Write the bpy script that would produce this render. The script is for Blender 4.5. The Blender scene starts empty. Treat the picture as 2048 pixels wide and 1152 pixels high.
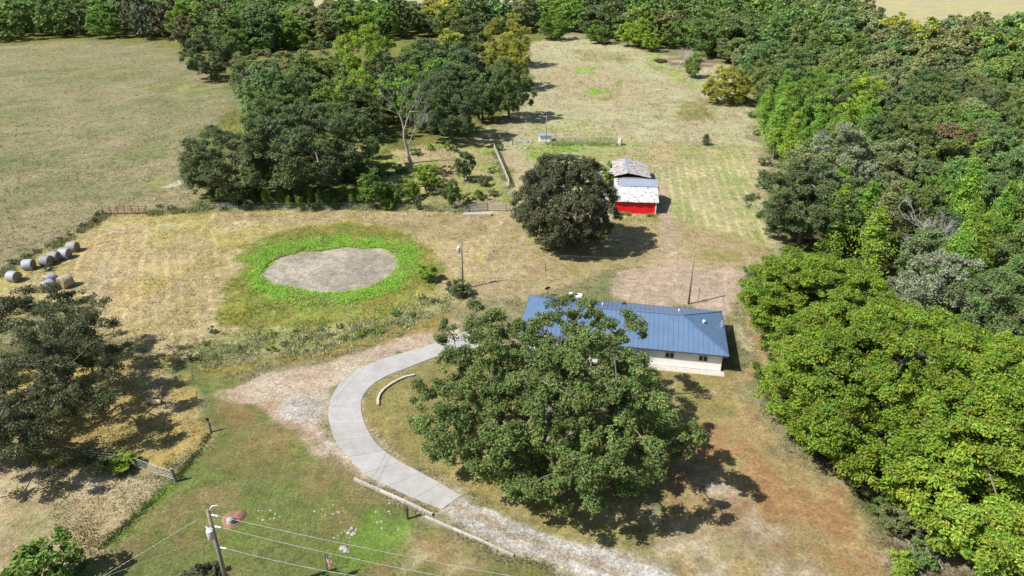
import bpy, math, random
import numpy as np
from mathutils import Vector

scene = bpy.context.scene
col = scene.collection
R = math.radians

# ------------------------------------------------------------------ camera
CAM_H, FPX, PITCH = 50.0, 1420.0, R(27.4)
cam_d = bpy.data.cameras.new('camera')
cam_d.sensor_width = 36.0
cam_d.lens = 36.0 * FPX / 2048.0
cam_d.clip_start = 0.5
cam_d.clip_end = 12000
cam = bpy.data.objects.new('camera', cam_d)
cam.location = (0, 0, CAM_H)
cam.rotation_euler = (math.pi / 2 - PITCH, 0, 0)
col.objects.link(cam)
scene.camera = cam
scene.render.resolution_x, scene.render.resolution_y = 1024, 576

# ------------------------------------------------------------------ light
SUN_EL, SHADOW_AZ = R(50), R(23)          # shadows run towards +X and a little away (+Y)
world = bpy.data.worlds.new('World')
scene.world = world
world.use_nodes = True
wn = world.node_tree
bg = wn.nodes['Background']
sky = wn.nodes.new('ShaderNodeTexSky')
sky.sky_type = 'NISHITA'
sky.sun_disc = False
sky.sun_elevation = SUN_EL
sx, sy = -math.cos(SHADOW_AZ), -math.sin(SHADOW_AZ)
sky.sun_rotation = math.atan2(sx, sy) % (2 * math.pi)
wn.links.new(sky.outputs[0], bg.inputs[0])
bg.inputs[1].default_value = 0.088
sun_d = bpy.data.lights.new('sun', 'SUN')
sun_d.energy = 5.0
sun_d.angle = R(0.5)
sun_d.color = (1.0, 0.965, 0.91)
sun = bpy.data.objects.new('sun', sun_d)
sun.rotation_euler = Vector((math.cos(SHADOW_AZ) * math.cos(SUN_EL), math.sin(SHADOW_AZ) * math.cos(SUN_EL), -math.sin(SUN_EL))).to_track_quat('-Z', 'Y').to_euler()
sun.location = (-60, -20, 90)
col.objects.link(sun)
vs = scene.view_settings
vs.view_transform = 'Standard'
vs.look = 'None'
vs.exposure = 0.73
vs.gamma = 1.0
vs.use_curve_mapping = False

rng = np.random.default_rng(7)
random.seed(7)

# ------------------------------------------------------------------ noise
def _hash(ix, iy, s):
    h = (ix.astype(np.int64) * 374761393 + iy.astype(np.int64) * 668265263 + s * 974711) & 0xffffffff
    h = ((h ^ (h >> 13)) * 1274126177) & 0xffffffff
    h = (h ^ (h >> 16)) & 0xffff
    return h / 65535.0
def vnoise(x, y, sc, seed=0):
    x = np.asarray(x, float) / sc; y = np.asarray(y, float) / sc
    ix = np.floor(x); iy = np.floor(y)
    fx = x - ix; fy = y - iy
    fx = fx * fx * (3 - 2 * fx); fy = fy * fy * (3 - 2 * fy)
    a = _hash(ix, iy, seed); b = _hash(ix + 1, iy, seed)
    c = _hash(ix, iy + 1, seed); d = _hash(ix + 1, iy + 1, seed)
    return (a * (1 - fx) + b * fx) * (1 - fy) + (c * (1 - fx) + d * fx) * fy
def fbm(x, y, sc, seed=0, o=4):
    t = 0; w = 0; a = 1.0
    for i in range(o):
        t = t + a * vnoise(x, y, sc / 2 ** i, seed + i * 17); w += a; a *= 0.55
    return t / w
def sst(a, b, t):
    t = np.clip((t - a) / (b - a), 0, 1)
    return t * t * (3 - 2 * t)

# ------------------------------------------------------------------ terrain + pixel helpers
POND_C = (-28.5, 104.5)
def gz(x, y):
    x = np.asarray(x, float); y = np.asarray(y, float)
    z = (vnoise(x, y, 17, 3) - .5) * .35 + (vnoise(x, y, 6, 5) - .5) * .10
    z = z * sst(8, 14, np.hypot((x - 15), (y - 80) * .9))
    r = np.hypot((x - POND_C[0]) / 15.5, (y - POND_C[1]) / 11.5)
    z = z - 0.55 * (1 - sst(.45, 1.15, r))
    r2 = np.hypot((x - 68) / 17, (y - 283) / 16)
    z = z - 0.4 * (1 - sst(.5, 1.1, r2))
    return z
def W(px, py, h=0.0):
    d = (( px - 1024) / FPX, math.cos(PITCH) + (576 - py) / FPX * math.sin(PITCH), -math.sin(PITCH) + (576 - py) / FPX * math.cos(PITCH))
    z = h
    for _ in range(4):
        t = (z - CAM_H) / d[2]
        x, y = d[0] * t, d[1] * t
        z = h + float(gz(x, y))
    return x, y
def WP(px, py, h=0.0):
    x, y = W(px, py, h)
    return Vector((x, y, float(gz(x, y)) + h))
def poly(pts, h=0.0):
    return np.array([W(a, b, h) for a, b in pts])
def sdf(P, x, y, cut=12.0):
    """signed distance to a polygon, negative inside; only worked out near its box"""
    out = np.full(x.shape, 1e3)
    m = (x > P[:, 0].min() - cut) & (x < P[:, 0].max() + cut) & (y > P[:, 1].min() - cut) & (y < P[:, 1].max() + cut)
    if not m.any(): return out
    X, Y = x[m], y[m]
    d2 = np.full(X.shape, 1e12); ins = np.zeros(X.shape, bool)
    n = len(P)
    for i in range(n):
        ax, ay = P[i]; bx, by = P[(i + 1) % n]
        ex, ey = bx - ax, by - ay
        t = np.clip(((X - ax) * ex + (Y - ay) * ey) / (ex * ex + ey * ey + 1e-9), 0, 1)
        d2 = np.minimum(d2, (X - ax - t * ex) ** 2 + (Y - ay - t * ey) ** 2)
        c = ((ay > Y) != (by > Y)) & (X < (bx - ax) * (Y - ay) / (by - ay + 1e-12) + ax)
        ins ^= c
    d = np.sqrt(d2); d[ins] *= -1
    out[m] = d
    return out
def lsdf(P, x, y, cut=10.0):
    out = np.full(x.shape, 1e3)
    m = (x > P[:, 0].min() - cut) & (x < P[:, 0].max() + cut) & (y > P[:, 1].min() - cut) & (y < P[:, 1].max() + cut)
    if not m.any(): return out
    X, Y = x[m], y[m]; d2 = np.full(X.shape, 1e12)
    for i in range(len(P) - 1):
        ax, ay = P[i]; bx, by = P[i + 1]
        ex, ey = bx - ax, by - ay
        t = np.clip(((X - ax) * ex + (Y - ay) * ey) / (ex * ex + ey * ey + 1e-9), 0, 1)
        d2 = np.minimum(d2, (X - ax - t * ex) ** 2 + (Y - ay - t * ey) ** 2)
    out[m] = np.sqrt(d2)
    return out
def spline(pts, step=0.6):
    """Catmull-Rom through world points, resampled"""
    P = np.array(pts, float)
    Q = np.vstack([2 * P[0] - P[1], P, 2 * P[-1] - P[-2]])
    o = []
    for i in range(1, len(Q) - 2):
        n = max(2, int(np.linalg.norm(Q[i + 1] - Q[i]) / step))
        for k in range(n):
            t = k / n
            o.append(.5 * ((2 * Q[i]) + (-Q[i - 1] + Q[i + 1]) * t + (2 * Q[i - 1] - 5 * Q[i] + 4 * Q[i + 1] - Q[i + 2]) * t * t + (-Q[i - 1] + 3 * Q[i] - 3 * Q[i + 1] + Q[i + 2]) * t ** 3))
    o.append(P[-1])
    return np.array(o)

# ------------------------------------------------------------------ object helpers
def tag(o, label=None, cat=None, group=None, kind=None):
    if label: o['label'] = label
    if cat: o['category'] = cat
    if group: o['group'] = group
    if kind: o['kind'] = kind
    return o
def empty(name, loc, rz=0.0, label=None, cat=None, group=None):
    o = bpy.data.objects.new(name, None)
    o.empty_display_size = .3
    o.location = loc; o.rotation_euler = (0, 0, rz)
    col.objects.link(o)
    return tag(o, label, cat, group)
def link(name, me, parent=None, loc=None, rot=None):
    o = bpy.data.objects.new(name, me)
    col.objects.link(o)
    if parent: o.parent = parent
    if loc is not None: o.location = loc
    if rot is not None: o.rotation_euler = rot
    return o
def np_mesh(name, V, F, mats, mi=None, smooth=False):
    """V (n,3), F (m,k) all faces alike"""
    V = np.asarray(V, np.float32); F = np.asarray(F, np.int32)
    me = bpy.data.meshes.new(name)
    k = F.shape[1]
    me.vertices.add(len(V)); me.vertices.foreach_set('co', V.ravel())
    me.loops.add(F.size); me.loops.foreach_set('vertex_index', F.ravel())
    me.polygons.add(len(F))
    me.polygons.foreach_set('loop_start', np.arange(0, F.size, k, dtype=np.int32))
    try: me.polygons.foreach_set('loop_total', np.full(len(F), k, np.int32))
    except Exception: pass
    for m in (mats if isinstance(mats, (list, tuple)) else [mats]): me.materials.append(m)
    if mi is not None: me.polygons.foreach_set('material_index', np.asarray(mi, np.int32))
    me.polygons.foreach_set('use_smooth', np.full(len(F), bool(smooth)))
    me.update(calc_edges=True)
    return me
def fattr(me, name, vals, dom='FACE'):
    a = me.attributes.new(name, 'FLOAT', dom); a.data.foreach_set('value', np.asarray(vals, np.float32))
def cattr(me, name, vals, dom='POINT'):
    a = me.attributes.new(name, 'FLOAT_COLOR', dom)
    v = np.ones((len(vals), 4), np.float32); v[:, :3] = vals
    a.data.foreach_set('color', v.ravel())

class MB:
    """collects boxes, tubes and free faces into one mesh"""
    def __init__(s): s.v = []; s.f = []
    def add(s, V, F):
        b = len(s.v); s.v += [tuple(p) for p in V]; s.f += [tuple(i + b for i in q) for q in F]; return s
    def box(s, c, d, rz=0.0, M=None):
        x, y, z = d[0] / 2, d[1] / 2, d[2] / 2
        V = [Vector((a * x, b_ * y, e * z)) for e in (-1, 1) for b_ in (-1, 1) for a in (-1, 1)]
        ca, sa = math.cos(rz), math.sin(rz)
        V = [(c[0] + p.x * ca - p.y * sa, c[1] + p.x * sa + p.y * ca, c[2] + p.z) for p in V]
        return s.add(V, [(0, 2, 3, 1), (4, 5, 7, 6), (0, 1, 5, 4), (2, 6, 7, 3), (0, 4, 6, 2), (1, 3, 7, 5)])
    def beam(s, a, b, w, h, up=(0, 0, 1)):
        a = Vector(a); b = Vector(b); d = (b - a).normalized()
        u = Vector(up)
        if abs(d.dot(u)) > .95: u = Vector((1, 0, 0))
        sd = d.cross(u).normalized() * (w / 2); u2 = sd.cross(d).normalized() * (h / 2)
        V = [p + i * sd + j * u2 for p in (a, b) for j in (-1, 1) for i in (-1, 1)]
        return s.add(V, [(0, 1, 3, 2), (4, 6, 7, 5), (0, 4, 5, 1), (2, 3, 7, 6), (0, 2, 6, 4), (1, 5, 7, 3)])
    def tube(s, pts, rad, n=8, cap=True):
        pts = [Vector(p) for p in pts]
        rads = rad if isinstance(rad, (list, tuple)) else [rad] * len(pts)
        rings = []
        pu = None
        for i, p in enumerate(pts):
            d = (pts[min(i + 1, len(pts) - 1)] - pts[max(i - 1, 0)]).normalized()
            if pu is None:
                pu = Vector((1, 0, 0)) if abs(d.x) < .8 else Vector((0, 1, 0))
            a = d.cross(pu).normalized(); b = a.cross(d).normalized(); pu = b
            rings.append([p + (a * math.cos(2 * math.pi * k / n) + b * math.sin(2 * math.pi * k / n)) * rads[i] for k in range(n)])
        V = [q for r in rings for q in r]; F = []
        for i in range(len(pts) - 1):
            for k in range(n):
                F.append((i * n + k, i * n + (k + 1) % n, (i + 1) * n + (k + 1) % n, (i + 1) * n + k))
        if cap:
            F.append(tuple(range(n))[::-1]); F.append(tuple(range((len(pts) - 1) * n, len(pts) * n)))
        return s.add(V, F)
    def mesh(s, name, mat, smooth=False, bevel=0):
        me = bpy.data.meshes.new(name)
        me.from_pydata(s.v, [], s.f)
        me.materials.append(mat)
        if smooth: me.polygons.foreach_set('use_smooth', [True] * len(me.polygons))
        me.update()
        return me
    def build(s, name, mat, parent=None, smooth=False, loc=None, rot=None):
        return link(name, s.mesh(name, mat, smooth), parent, loc, rot)

# ------------------------------------------------------------------ materials
def mat_new(name):
    m = bpy.data.materials.new(name); m.use_nodes = True
    nt = m.node_tree
    b = nt.nodes['Principled BSDF']
    return m, nt, b
def nd(nt, t, **kw):
    n = nt.nodes.new(t)
    for k, v in kw.items(): setattr(n, k, v)
    return n
def mixc(nt, fac, a, b, mode='MIX'):
    n = nd(nt, 'ShaderNodeMix', data_type='RGBA', blend_type=mode)
    for s, v in ((n.inputs[0], fac), (n.inputs[6], a), (n.inputs[7], b)):
        if hasattr(v, 'is_linked') or isinstance(v, bpy.types.NodeSocket): nt.links.new(v, s)
        elif isinstance(v, (int, float)): s.default_value = v
        else: s.default_value = (*v, 1)
    return n.outputs[2]
def ramp(nt, fac, lo, hi, a=0.0, b=1.0):
    n = nd(nt, 'ShaderNodeMapRange'); n.inputs[1].default_value = lo; n.inputs[2].default_value = hi
    n.inputs[3].default_value = a; n.inputs[4].default_value = b
    nt.links.new(fac, n.inputs[0]); return n.outputs[0]
def noise(nt, scale, detail=4, rough=.6, vec=None, dim='3D'):
    n = nd(nt, 'ShaderNodeTexNoise', noise_dimensions=dim)
    n.inputs['Scale'].default_value = scale; n.inputs['Detail'].default_value = detail; n.inputs['Roughness'].default_value = rough
    if vec is not None: nt.links.new(vec, n.inputs['Vector'])
    return n.outputs[0]
def objco(nt): return nd(nt, 'ShaderNodeTexCoord').outputs['Object']
def geopos(nt): return nd(nt, 'ShaderNodeNewGeometry').outputs['Position']
def bump(nt, b, h, strength=.3, dist=.05):
    n = nd(nt, 'ShaderNodeBump'); n.inputs['Strength'].default_value = strength; n.inputs['Distance'].default_value = dist
    nt.links.new(h, n.inputs['Height']); nt.links.new(n.outputs[0], b.inputs['Normal'])
def mix_mat(name, a, b_, scale=2.0, lo=.35, hi=.65, rough=.8, metal=0.0, c=None, cscale=9.0, clo=.55, chi=.7, bmp=0.0, bscale=20, spec=.3, objvar=0.0):
    m, nt, b = mat_new(name)
    v = objco(nt)
    cc = mixc(nt, ramp(nt, noise(nt, scale, 5, .65, v), lo, hi), a, b_)
    if c is not None: cc = mixc(nt, ramp(nt, noise(nt, cscale, 4, .6, v), clo, chi), cc, c)
    if objvar:
        oi = nd(nt, 'ShaderNodeObjectInfo')
        k = ramp(nt, oi.outputs['Random'], 0, 1, 1 - objvar, 1 + objvar)
        hs = nd(nt, 'ShaderNodeHueSaturation'); nt.links.new(cc, hs.inputs['Color']); nt.links.new(k, hs.inputs['Value']); cc = hs.outputs[0]
    nt.links.new(cc, b.inputs['Base Color'])
    b.inputs['Roughness'].default_value = rough; b.inputs['Metallic'].default_value = metal
    b.inputs['Specular IOR Level'].default_value = spec
    if bmp: bump(nt, b, noise(nt, bscale, 3, .6, v), bmp)
    return m

M = {}
M['bark'] = mix_mat('bark', (.10, .082, .065), (.21, .18, .15), 3, rough=.95, bmp=.6, bscale=12)
M['bark_pale'] = mix_mat('bark_pale', (.28, .26, .24), (.44, .415, .385), 3, rough=.9, bmp=.3, bscale=14)
M['pole'] = mix_mat('pole_wood', (.17, .135, .105), (.27, .23, .19), 4, rough=.9, bmp=.4)
M['postwood'] = mix_mat('post_wood', (.10, .08, .065), (.24, .2, .16), 5, rough=.95, objvar=.3)
M['oldwood'] = mix_mat('grey_wood', (.30, .275, .245), (.46, .43, .39), 4, rough=.9, c=(.17, .145, .12), cscale=14, objvar=.15)
M['concrete'] = mix_mat('concrete', (.27, .258, .242), (.335, .322, .305), .55, rough=.85, c=(.215, .20, .18), cscale=1.6, clo=.58, chi=.78, bmp=.15, bscale=30, objvar=.05)
M['porch'] = mix_mat('porch_concrete', (.36, .32, .27), (.45, .41, .36), 1.2, rough=.9, c=(.28, .24, .20), cscale=4)
M['stone'] = mix_mat('limestone', (.26, .245, .215), (.37, .35, .31), 4, rough=.95, bmp=.6, bscale=8)
M['wire'] = mix_mat('wire_metal', (.22, .22, .22), (.30, .30, .30), 4, rough=.4, metal=.7)
M['cable'] = mix_mat('cable', (.24, .237, .23), (.33, .325, .315), 2, rough=.5, metal=.2)
M['galv'] = mix_mat('galvanised', (.17, .172, .175), (.24, .243, .246), 3, rough=.45, metal=.55)
M['darkmetal'] = mix_mat('dark_metal', (.05, .05, .055), (.10, .10, .10), 5, rough=.5, metal=.4)
M['redpipe'] = mix_mat('red_gate_paint', (.14, .045, .03), (.20, .075, .045), 4, rough=.6)
M['whitepaint'] = mix_mat('white_paint', (.74, .74, .72), (.82, .82, .80), 2, rough=.6)
M['plastic'] = mix_mat('white_plastic', (.74, .74, .74), (.8, .8, .8), 4, rough=.4)
M['glass'] = mix_mat('window_glass', (.012, .016, .02), (.03, .04, .045), 1, rough=.06, spec=.5)
M['trim'] = mix_mat('dark_trim', (.05, .06, .09), (.08, .09, .13), 3, rough=.5)
M['transformer'] = mix_mat('transformer_grey', (.36, .34, .34), (.48, .45, .44), 3, rough=.5)
M['ceramic'] = mix_mat('ceramic', (.66, .66, .68), (.76, .76, .78), 5, rough=.25)
M['hayend'] = mix_mat('hay_end', (.17, .12, .065), (.33, .25, .14), 9, rough=1, c=(.09, .06, .035), cscale=20, bmp=.8, bscale=18)
M['haywrap'] = mix_mat('bale_netting', (.20, .19, .185), (.29, .28, .27), 6, rough=.7, c=(.22, .18, .125), cscale=5, clo=.6, chi=.75, bmp=.4, bscale=25, objvar=.12)
M['haywrap_blue'] = mix_mat('bale_netting_blue', (.23, .24, .27), (.33, .34, .37), 6, rough=.6, c=(.14, .165, .27), cscale=4, clo=.6, chi=.75, bmp=.4, bscale=25, objvar=.1)
M['hayraw'] = mix_mat('weathered_hay', (.27, .22, .14), (.42, .36, .25), 6, rough=1, c=(.2, .15, .09), cscale=9, bmp=.8, bscale=22)
M['cutwood'] = mix_mat('cut_log', (.40, .27, .17), (.52, .38, .25), 4, rough=.9)
M['rooftin_white'] = mix_mat('weathered_white_tin', (.38, .38, .37), (.47, .47, .46), 2, rough=.6, metal=0.0, c=(.20, .18, .165), cscale=2.2, clo=.56, chi=.60, spec=.4)
M['rooftin_blue'] = mix_mat('galvanised_tin', (.28, .33, .40), (.36, .41, .48), 1.2, rough=.4, metal=.35, c=(.34, .34, .36), cscale=5, clo=.6, chi=.7)
M['rooftin_rust'] = mix_mat('rusty_tin', (.34, .31, .30), (.45, .43, .42), 1.6, rough=.6, metal=.1, c=(.19, .115, .08), cscale=1.6, clo=.52, chi=.58)
M['redtin'] = mix_mat('red_siding', (.60, .006, .014), (.68, .012, .02), 1.5, rough=.45, spec=.4)
M['barnwood'] = mix_mat('barn_board', (.24, .22, .2), (.42, .4, .37), 4, rough=.95, objvar=.15)
M['tarp'] = mix_mat('blue_barrel', (.06, .10, .28), (.10, .14, .34), 4, rough=.5)
M['redsoil'] = mix_mat('red_soil', (.17, .085, .055), (.27, .15, .10), 2.5, rough=1, c=(.16, .08, .05), cscale=7, bmp=.8, bscale=6)
def siding():
    m, nt, b = mat_new('white_lap_siding')
    v = objco(nt)
    w = nd(nt, 'ShaderNodeTexWave', wave_type='BANDS', bands_direction='Z', wave_profile='SAW'); w.inputs['Scale'].default_value = 1.6; nt.links.new(v, w.inputs[0])
    cc = mixc(nt, ramp(nt, noise(nt, 1.3, 4, .6, v), .4, .75), (.80, .80, .79), (.72, .72, .70))
    nt.links.new(cc, b.inputs['Base Color']); b.inputs['Roughness'].default_value = .55
    bump(nt, b, w.outputs[1], .6, .03)
    return m
M['siding'] = siding()
def roofblue():
    m, nt, b = mat_new('blue_roof_paint')
    v = objco(nt)
    cc = mixc(nt, ramp(nt, noise(nt, .7, 5, .6, v), .35, .7), (.082, .135, .225), (.10, .158, .25))
    cc = mixc(nt, ramp(nt, noise(nt, 6, 4, .7, v), .60, .78), cc, (.125, .175, .255))
    nt.links.new(cc, b.inputs['Base Color']); b.inputs['Roughness'].default_value = .42
    b.inputs['Specular IOR Level'].default_value = .5
    bump(nt, b, noise(nt, 1.5, 2, .5, v), .12, .04)
    return m
M['roof'] = roofblue()

def leaf_mat(name, trans=.33, rough=.5, spec=.3):
    m, nt, b = mat_new(name)
    oi = nd(nt, 'ShaderNodeObjectInfo')
    lv = nd(nt, 'ShaderNodeAttribute', attribute_name='lv').outputs['Fac']
    lh = nd(nt, 'ShaderNodeAttribute', attribute_name='lh').outputs['Fac']
    c = oi.outputs['Color']
    hs = nd(nt, 'ShaderNodeHueSaturation')
    nt.links.new(c, hs.inputs['Color'])
    nt.links.new(ramp(nt, lh, 0, 1, .455, .53), hs.inputs['Hue'])
    nt.links.new(lv, hs.inputs['Value'])
    cc = hs.outputs[0]
    nt.links.new(cc, b.inputs['Base Color'])
    b.inputs['Roughness'].default_value = rough; b.inputs['Specular IOR Level'].default_value = spec
    tr = nd(nt, 'ShaderNodeBsdfTranslucent')
    g = nd(nt, 'ShaderNodeGamma'); g.inputs[1].default_value = .85; nt.links.new(cc, g.inputs[0])
    nt.links.new(g.outputs[0], tr.inputs[0])
    ms = nd(nt, 'ShaderNodeMixShader'); ms.inputs[0].default_value = trans
    nt.links.new(b.outputs[0], ms.inputs[1]); nt.links.new(tr.outputs[0], ms.inputs[2])
    nt.links.new(ms.outputs[0], nt.nodes['Material Output'].inputs[0])
    return m
M['leaf'] = leaf_mat('leaf')
def ground_like(name, rough=.95):
    """ground colour from the mesh attribute, broken up by grass, soil and pebble detail"""
    m, nt, b = mat_new(name)
    p = geopos(nt)
    base = nd(nt, 'ShaderNodeAttribute', attribute_name='Col').outputs['Color']
    mow = nd(nt, 'ShaderNodeAttribute', attribute_name='mow').outputs['Fac']
    peb = nd(nt, 'ShaderNodeAttribute', attribute_name='peb').outputs['Fac']
    n1 = noise(nt, 3.2, 5, .75, p); n2 = noise(nt, .75, 5, .7, p); n3 = noise(nt, .12, 4, .6, p); n4 = noise(nt, 11, 3, .7, p)
    # long-grain noise: mown swaths lie along Y
    mp = nd(nt, 'ShaderNodeMapping'); mp.inputs['Scale'].default_value = (2.0, .06, 1); mp.inputs['Rotation'].default_value = (0, 0, R(-4)); nt.links.new(p, mp.inputs[0])
    n5 = noise(nt, .62, 3, .55, mp.outputs[0])
    def mul(a, k):
        h = nd(nt, 'ShaderNodeHueSaturation'); nt.links.new(a, h.inputs['Color']); nt.links.new(k, h.inputs['Value']); return h.outputs[0]
    c = mul(base, ramp(nt, n1, .28, .72, .52, 1.5))
    c = mul(c, ramp(nt, n2, .3, .7, .72, 1.3))
    c = mul(c, ramp(nt, n3, .3, .7, .88, 1.12))
    # greener and browner wisps
    veg = nd(nt, 'ShaderNodeMath', operation='SUBTRACT'); veg.inputs[0].default_value = 1.0; nt.links.new(peb, veg.inputs[1])
    k1 = nd(nt, 'ShaderNodeMath', operation='MULTIPLY'); nt.links.new(ramp(nt, noise(nt, .55, 5, .75, p), .52, .72, 0, .5), k1.inputs[0]); nt.links.new(veg.outputs[0], k1.inputs[1])
    c = mixc(nt, k1.outputs[0], c, mixc(nt, 1.0, c, (.72, .98, .50), 'MULTIPLY'))
    k2 = nd(nt, 'ShaderNodeMath', operation='MULTIPLY'); nt.links.new(ramp(nt, noise(nt, 1.7, 4, .7, p), .56, .74, 0, .6), k2.inputs[0]); nt.links.new(veg.outputs[0], k2.inputs[1])
    c = mixc(nt, k2.outputs[0], c, mixc(nt, 1.0, c, (1.32, 1.22, 1.1), 'MULTIPLY'))
    mm = nd(nt, 'ShaderNodeMath', operation='MULTIPLY'); nt.links.new(ramp(nt, n5, .45, .6, 0, 1), mm.inputs[0]); nt.links.new(mow, mm.inputs[1])
    c = mixc(nt, mm.outputs[0], c, mixc(nt, 1.0, c, (1.18, 1.12, 1.08), 'MULTIPLY'))
    # swath lines: 'mu' is the distance across the mower's path
    mu = nd(nt, 'ShaderNodeAttribute', attribute_name='mu').outputs['Fac']
    ma = nd(nt, 'ShaderNodeMath', operation='MULTIPLY_ADD'); nt.links.new(noise(nt, .35, 3, .6, p), ma.inputs[0]); ma.inputs[1].default_value = 3.0
    mb = nd(nt, 'ShaderNodeMath', operation='MULTIPLY'); nt.links.new(mu, mb.inputs[0]); mb.inputs[1].default_value = 3.3; nt.links.new(mb.outputs[0], ma.inputs[2])
    ms_ = nd(nt, 'ShaderNodeMath', operation='SINE'); nt.links.new(ma.outputs[0], ms_.inputs[0])
    kk = nd(nt, 'ShaderNodeMath', operation='MULTIPLY'); nt.links.new(ramp(nt, ms_.outputs[0], .1, .9), kk.inputs[0]); nt.links.new(mow, kk.inputs[1])
    k3 = nd(nt, 'ShaderNodeMath', operation='MULTIPLY'); nt.links.new(ramp(nt, noise(nt, .5, 3, .6, p), .35, .6), k3.inputs[0]); nt.links.new(kk.outputs[0], k3.inputs[1])
    c = mixc(nt, k3.outputs[0], c, mixc(nt, 1.0, c, (1.36, 1.32, 1.40), 'MULTIPLY'))
    # pebbles
    vo = nd(nt, 'ShaderNodeTexVoronoi'); vo.inputs['Scale'].default_value = 6.5; nt.links.new(p, vo.inputs['Vector'])
    sep = nd(nt, 'ShaderNodeSeparateColor'); nt.links.new(vo.outputs['Color'], sep.inputs[0])
    pk = ramp(nt, sep.outputs[0], 0, 1, .62, 1.34)
    pc = mul(c, pk)
    c = mixc(nt, peb, c, pc)
    nt.links.new(c, b.inputs['Base Color'])
    b.inputs['Roughness'].default_value = rough; b.inputs['Specular IOR Level'].default_value = .12
    ad = nd(nt, 'ShaderNodeMath', operation='ADD'); nt.links.new(n1, ad.inputs[0]); nt.links.new(n4, ad.inputs[1])
    bump(nt, b, ad.outputs[0], .75, .16)
    return m
M['ground'] = ground_like('ground_cover')
def col_mat(name, rough=.8, trans=0.0):
    m, nt, b = mat_new(name)
    base = nd(nt, 'ShaderNodeAttribute', attribute_name='Col').outputs['Color']
    nt.links.new(base, b.inputs['Base Color']); b.inputs['Roughness'].default_value = rough; b.inputs['Specular IOR Level'].default_value = .2
    if trans:
        tr = nd(nt, 'ShaderNodeBsdfTranslucent'); nt.links.new(base, tr.inputs[0])
        ms = nd(nt, 'ShaderNodeMixShader'); ms.inputs[0].default_value = trans
        nt.links.new(b.outputs[0], ms.inputs[1]); nt.links.new(tr.outputs[0], ms.inputs[2]); nt.links.new(ms.outputs[0], nt.nodes['Material Output'].inputs[0])
    return m
M['grass'] = col_mat('grass_blades', .8, .25)
def water_mat():
    m, nt, b = mat_new('pond_water')
    b.inputs['Base Color'].default_value = (.045, .04, .03, 1); b.inputs['Roughness'].default_value = .06
    bump(nt, b, noise(nt, 3, 3, .5, geopos(nt)), .08, .02)
    return m
M['water'] = water_mat()

# ------------------------------------------------------------------ ground colours (regions traced, placed on the ground)
C = dict(pasture=(.245, .22, .13), pasture2=(.18, .19, .088), straw=(.385, .31, .185), gold=(.395, .295, .12), tan=(.36, .285, .175),
         pale=(.385, .365, .23), pink=(.375, .32, .22), olive=(.20, .19, .06), lime=(.19, .36, .035), ring=(.17, .42, .045), mud=(.36, .315, .27),
         dirt=(.42, .32, .255), reddirt=(.31, .18, .12), gravel=(.52, .47, .41), white=(.58, .55, .50), lawn=(.145, .155, .052), lawnred=(.25, .165, .082),
         lawngreen=(.135, .225, .04), orange=(.325, .195, .10), litter=(.12, .10, .055), woodshade=(.15, .16, .05), greeng=(.26, .29, .09), field=(.38, .345, .225))
DRIVE_O = [(955, 655), (905, 673), (880, 683), (830, 700), (775, 715), (720, 737), (685, 762), (665, 790), (657, 820), (661, 855), (675, 888), (700, 917), (728, 945), (787, 978), (839, 1002), (884, 1019)]
DRIVE_I = [(985, 690), (930, 700), (895, 707), (855, 720), (812, 737), (770, 754), (738, 776), (723, 801), (724, 830), (736, 862), (757, 892), (790, 918), (832, 941), (875, 964), (900, 979), (922, 992)]
ROAD_U = [(922, 992), (985, 1020), (1060, 1055), (1150, 1082), (1240, 1108), (1330, 1138), (1420, 1170), (1560, 1225)]
ROAD_L = [(884, 1019), (950, 1062), (1030, 1104), (1090, 1124), (1165, 1156), (1250, 1190), (1330, 1225), (1420, 1270)]
ring_o = [(484, 560), (492, 520), (540, 488), (600, 480), (690, 468), (785, 476), (838, 498), (846, 535), (818, 568), (768, 592), (700, 614), (620, 616), (555, 606), (505, 588)]
bed = [(516, 552), (530, 530), (560, 513), (610, 500), (690, 492), (760, 495), (795, 508), (800, 530), (785, 556), (745, 574), (690, 585), (640, 586), (590, 578), (540, 568)]

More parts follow.
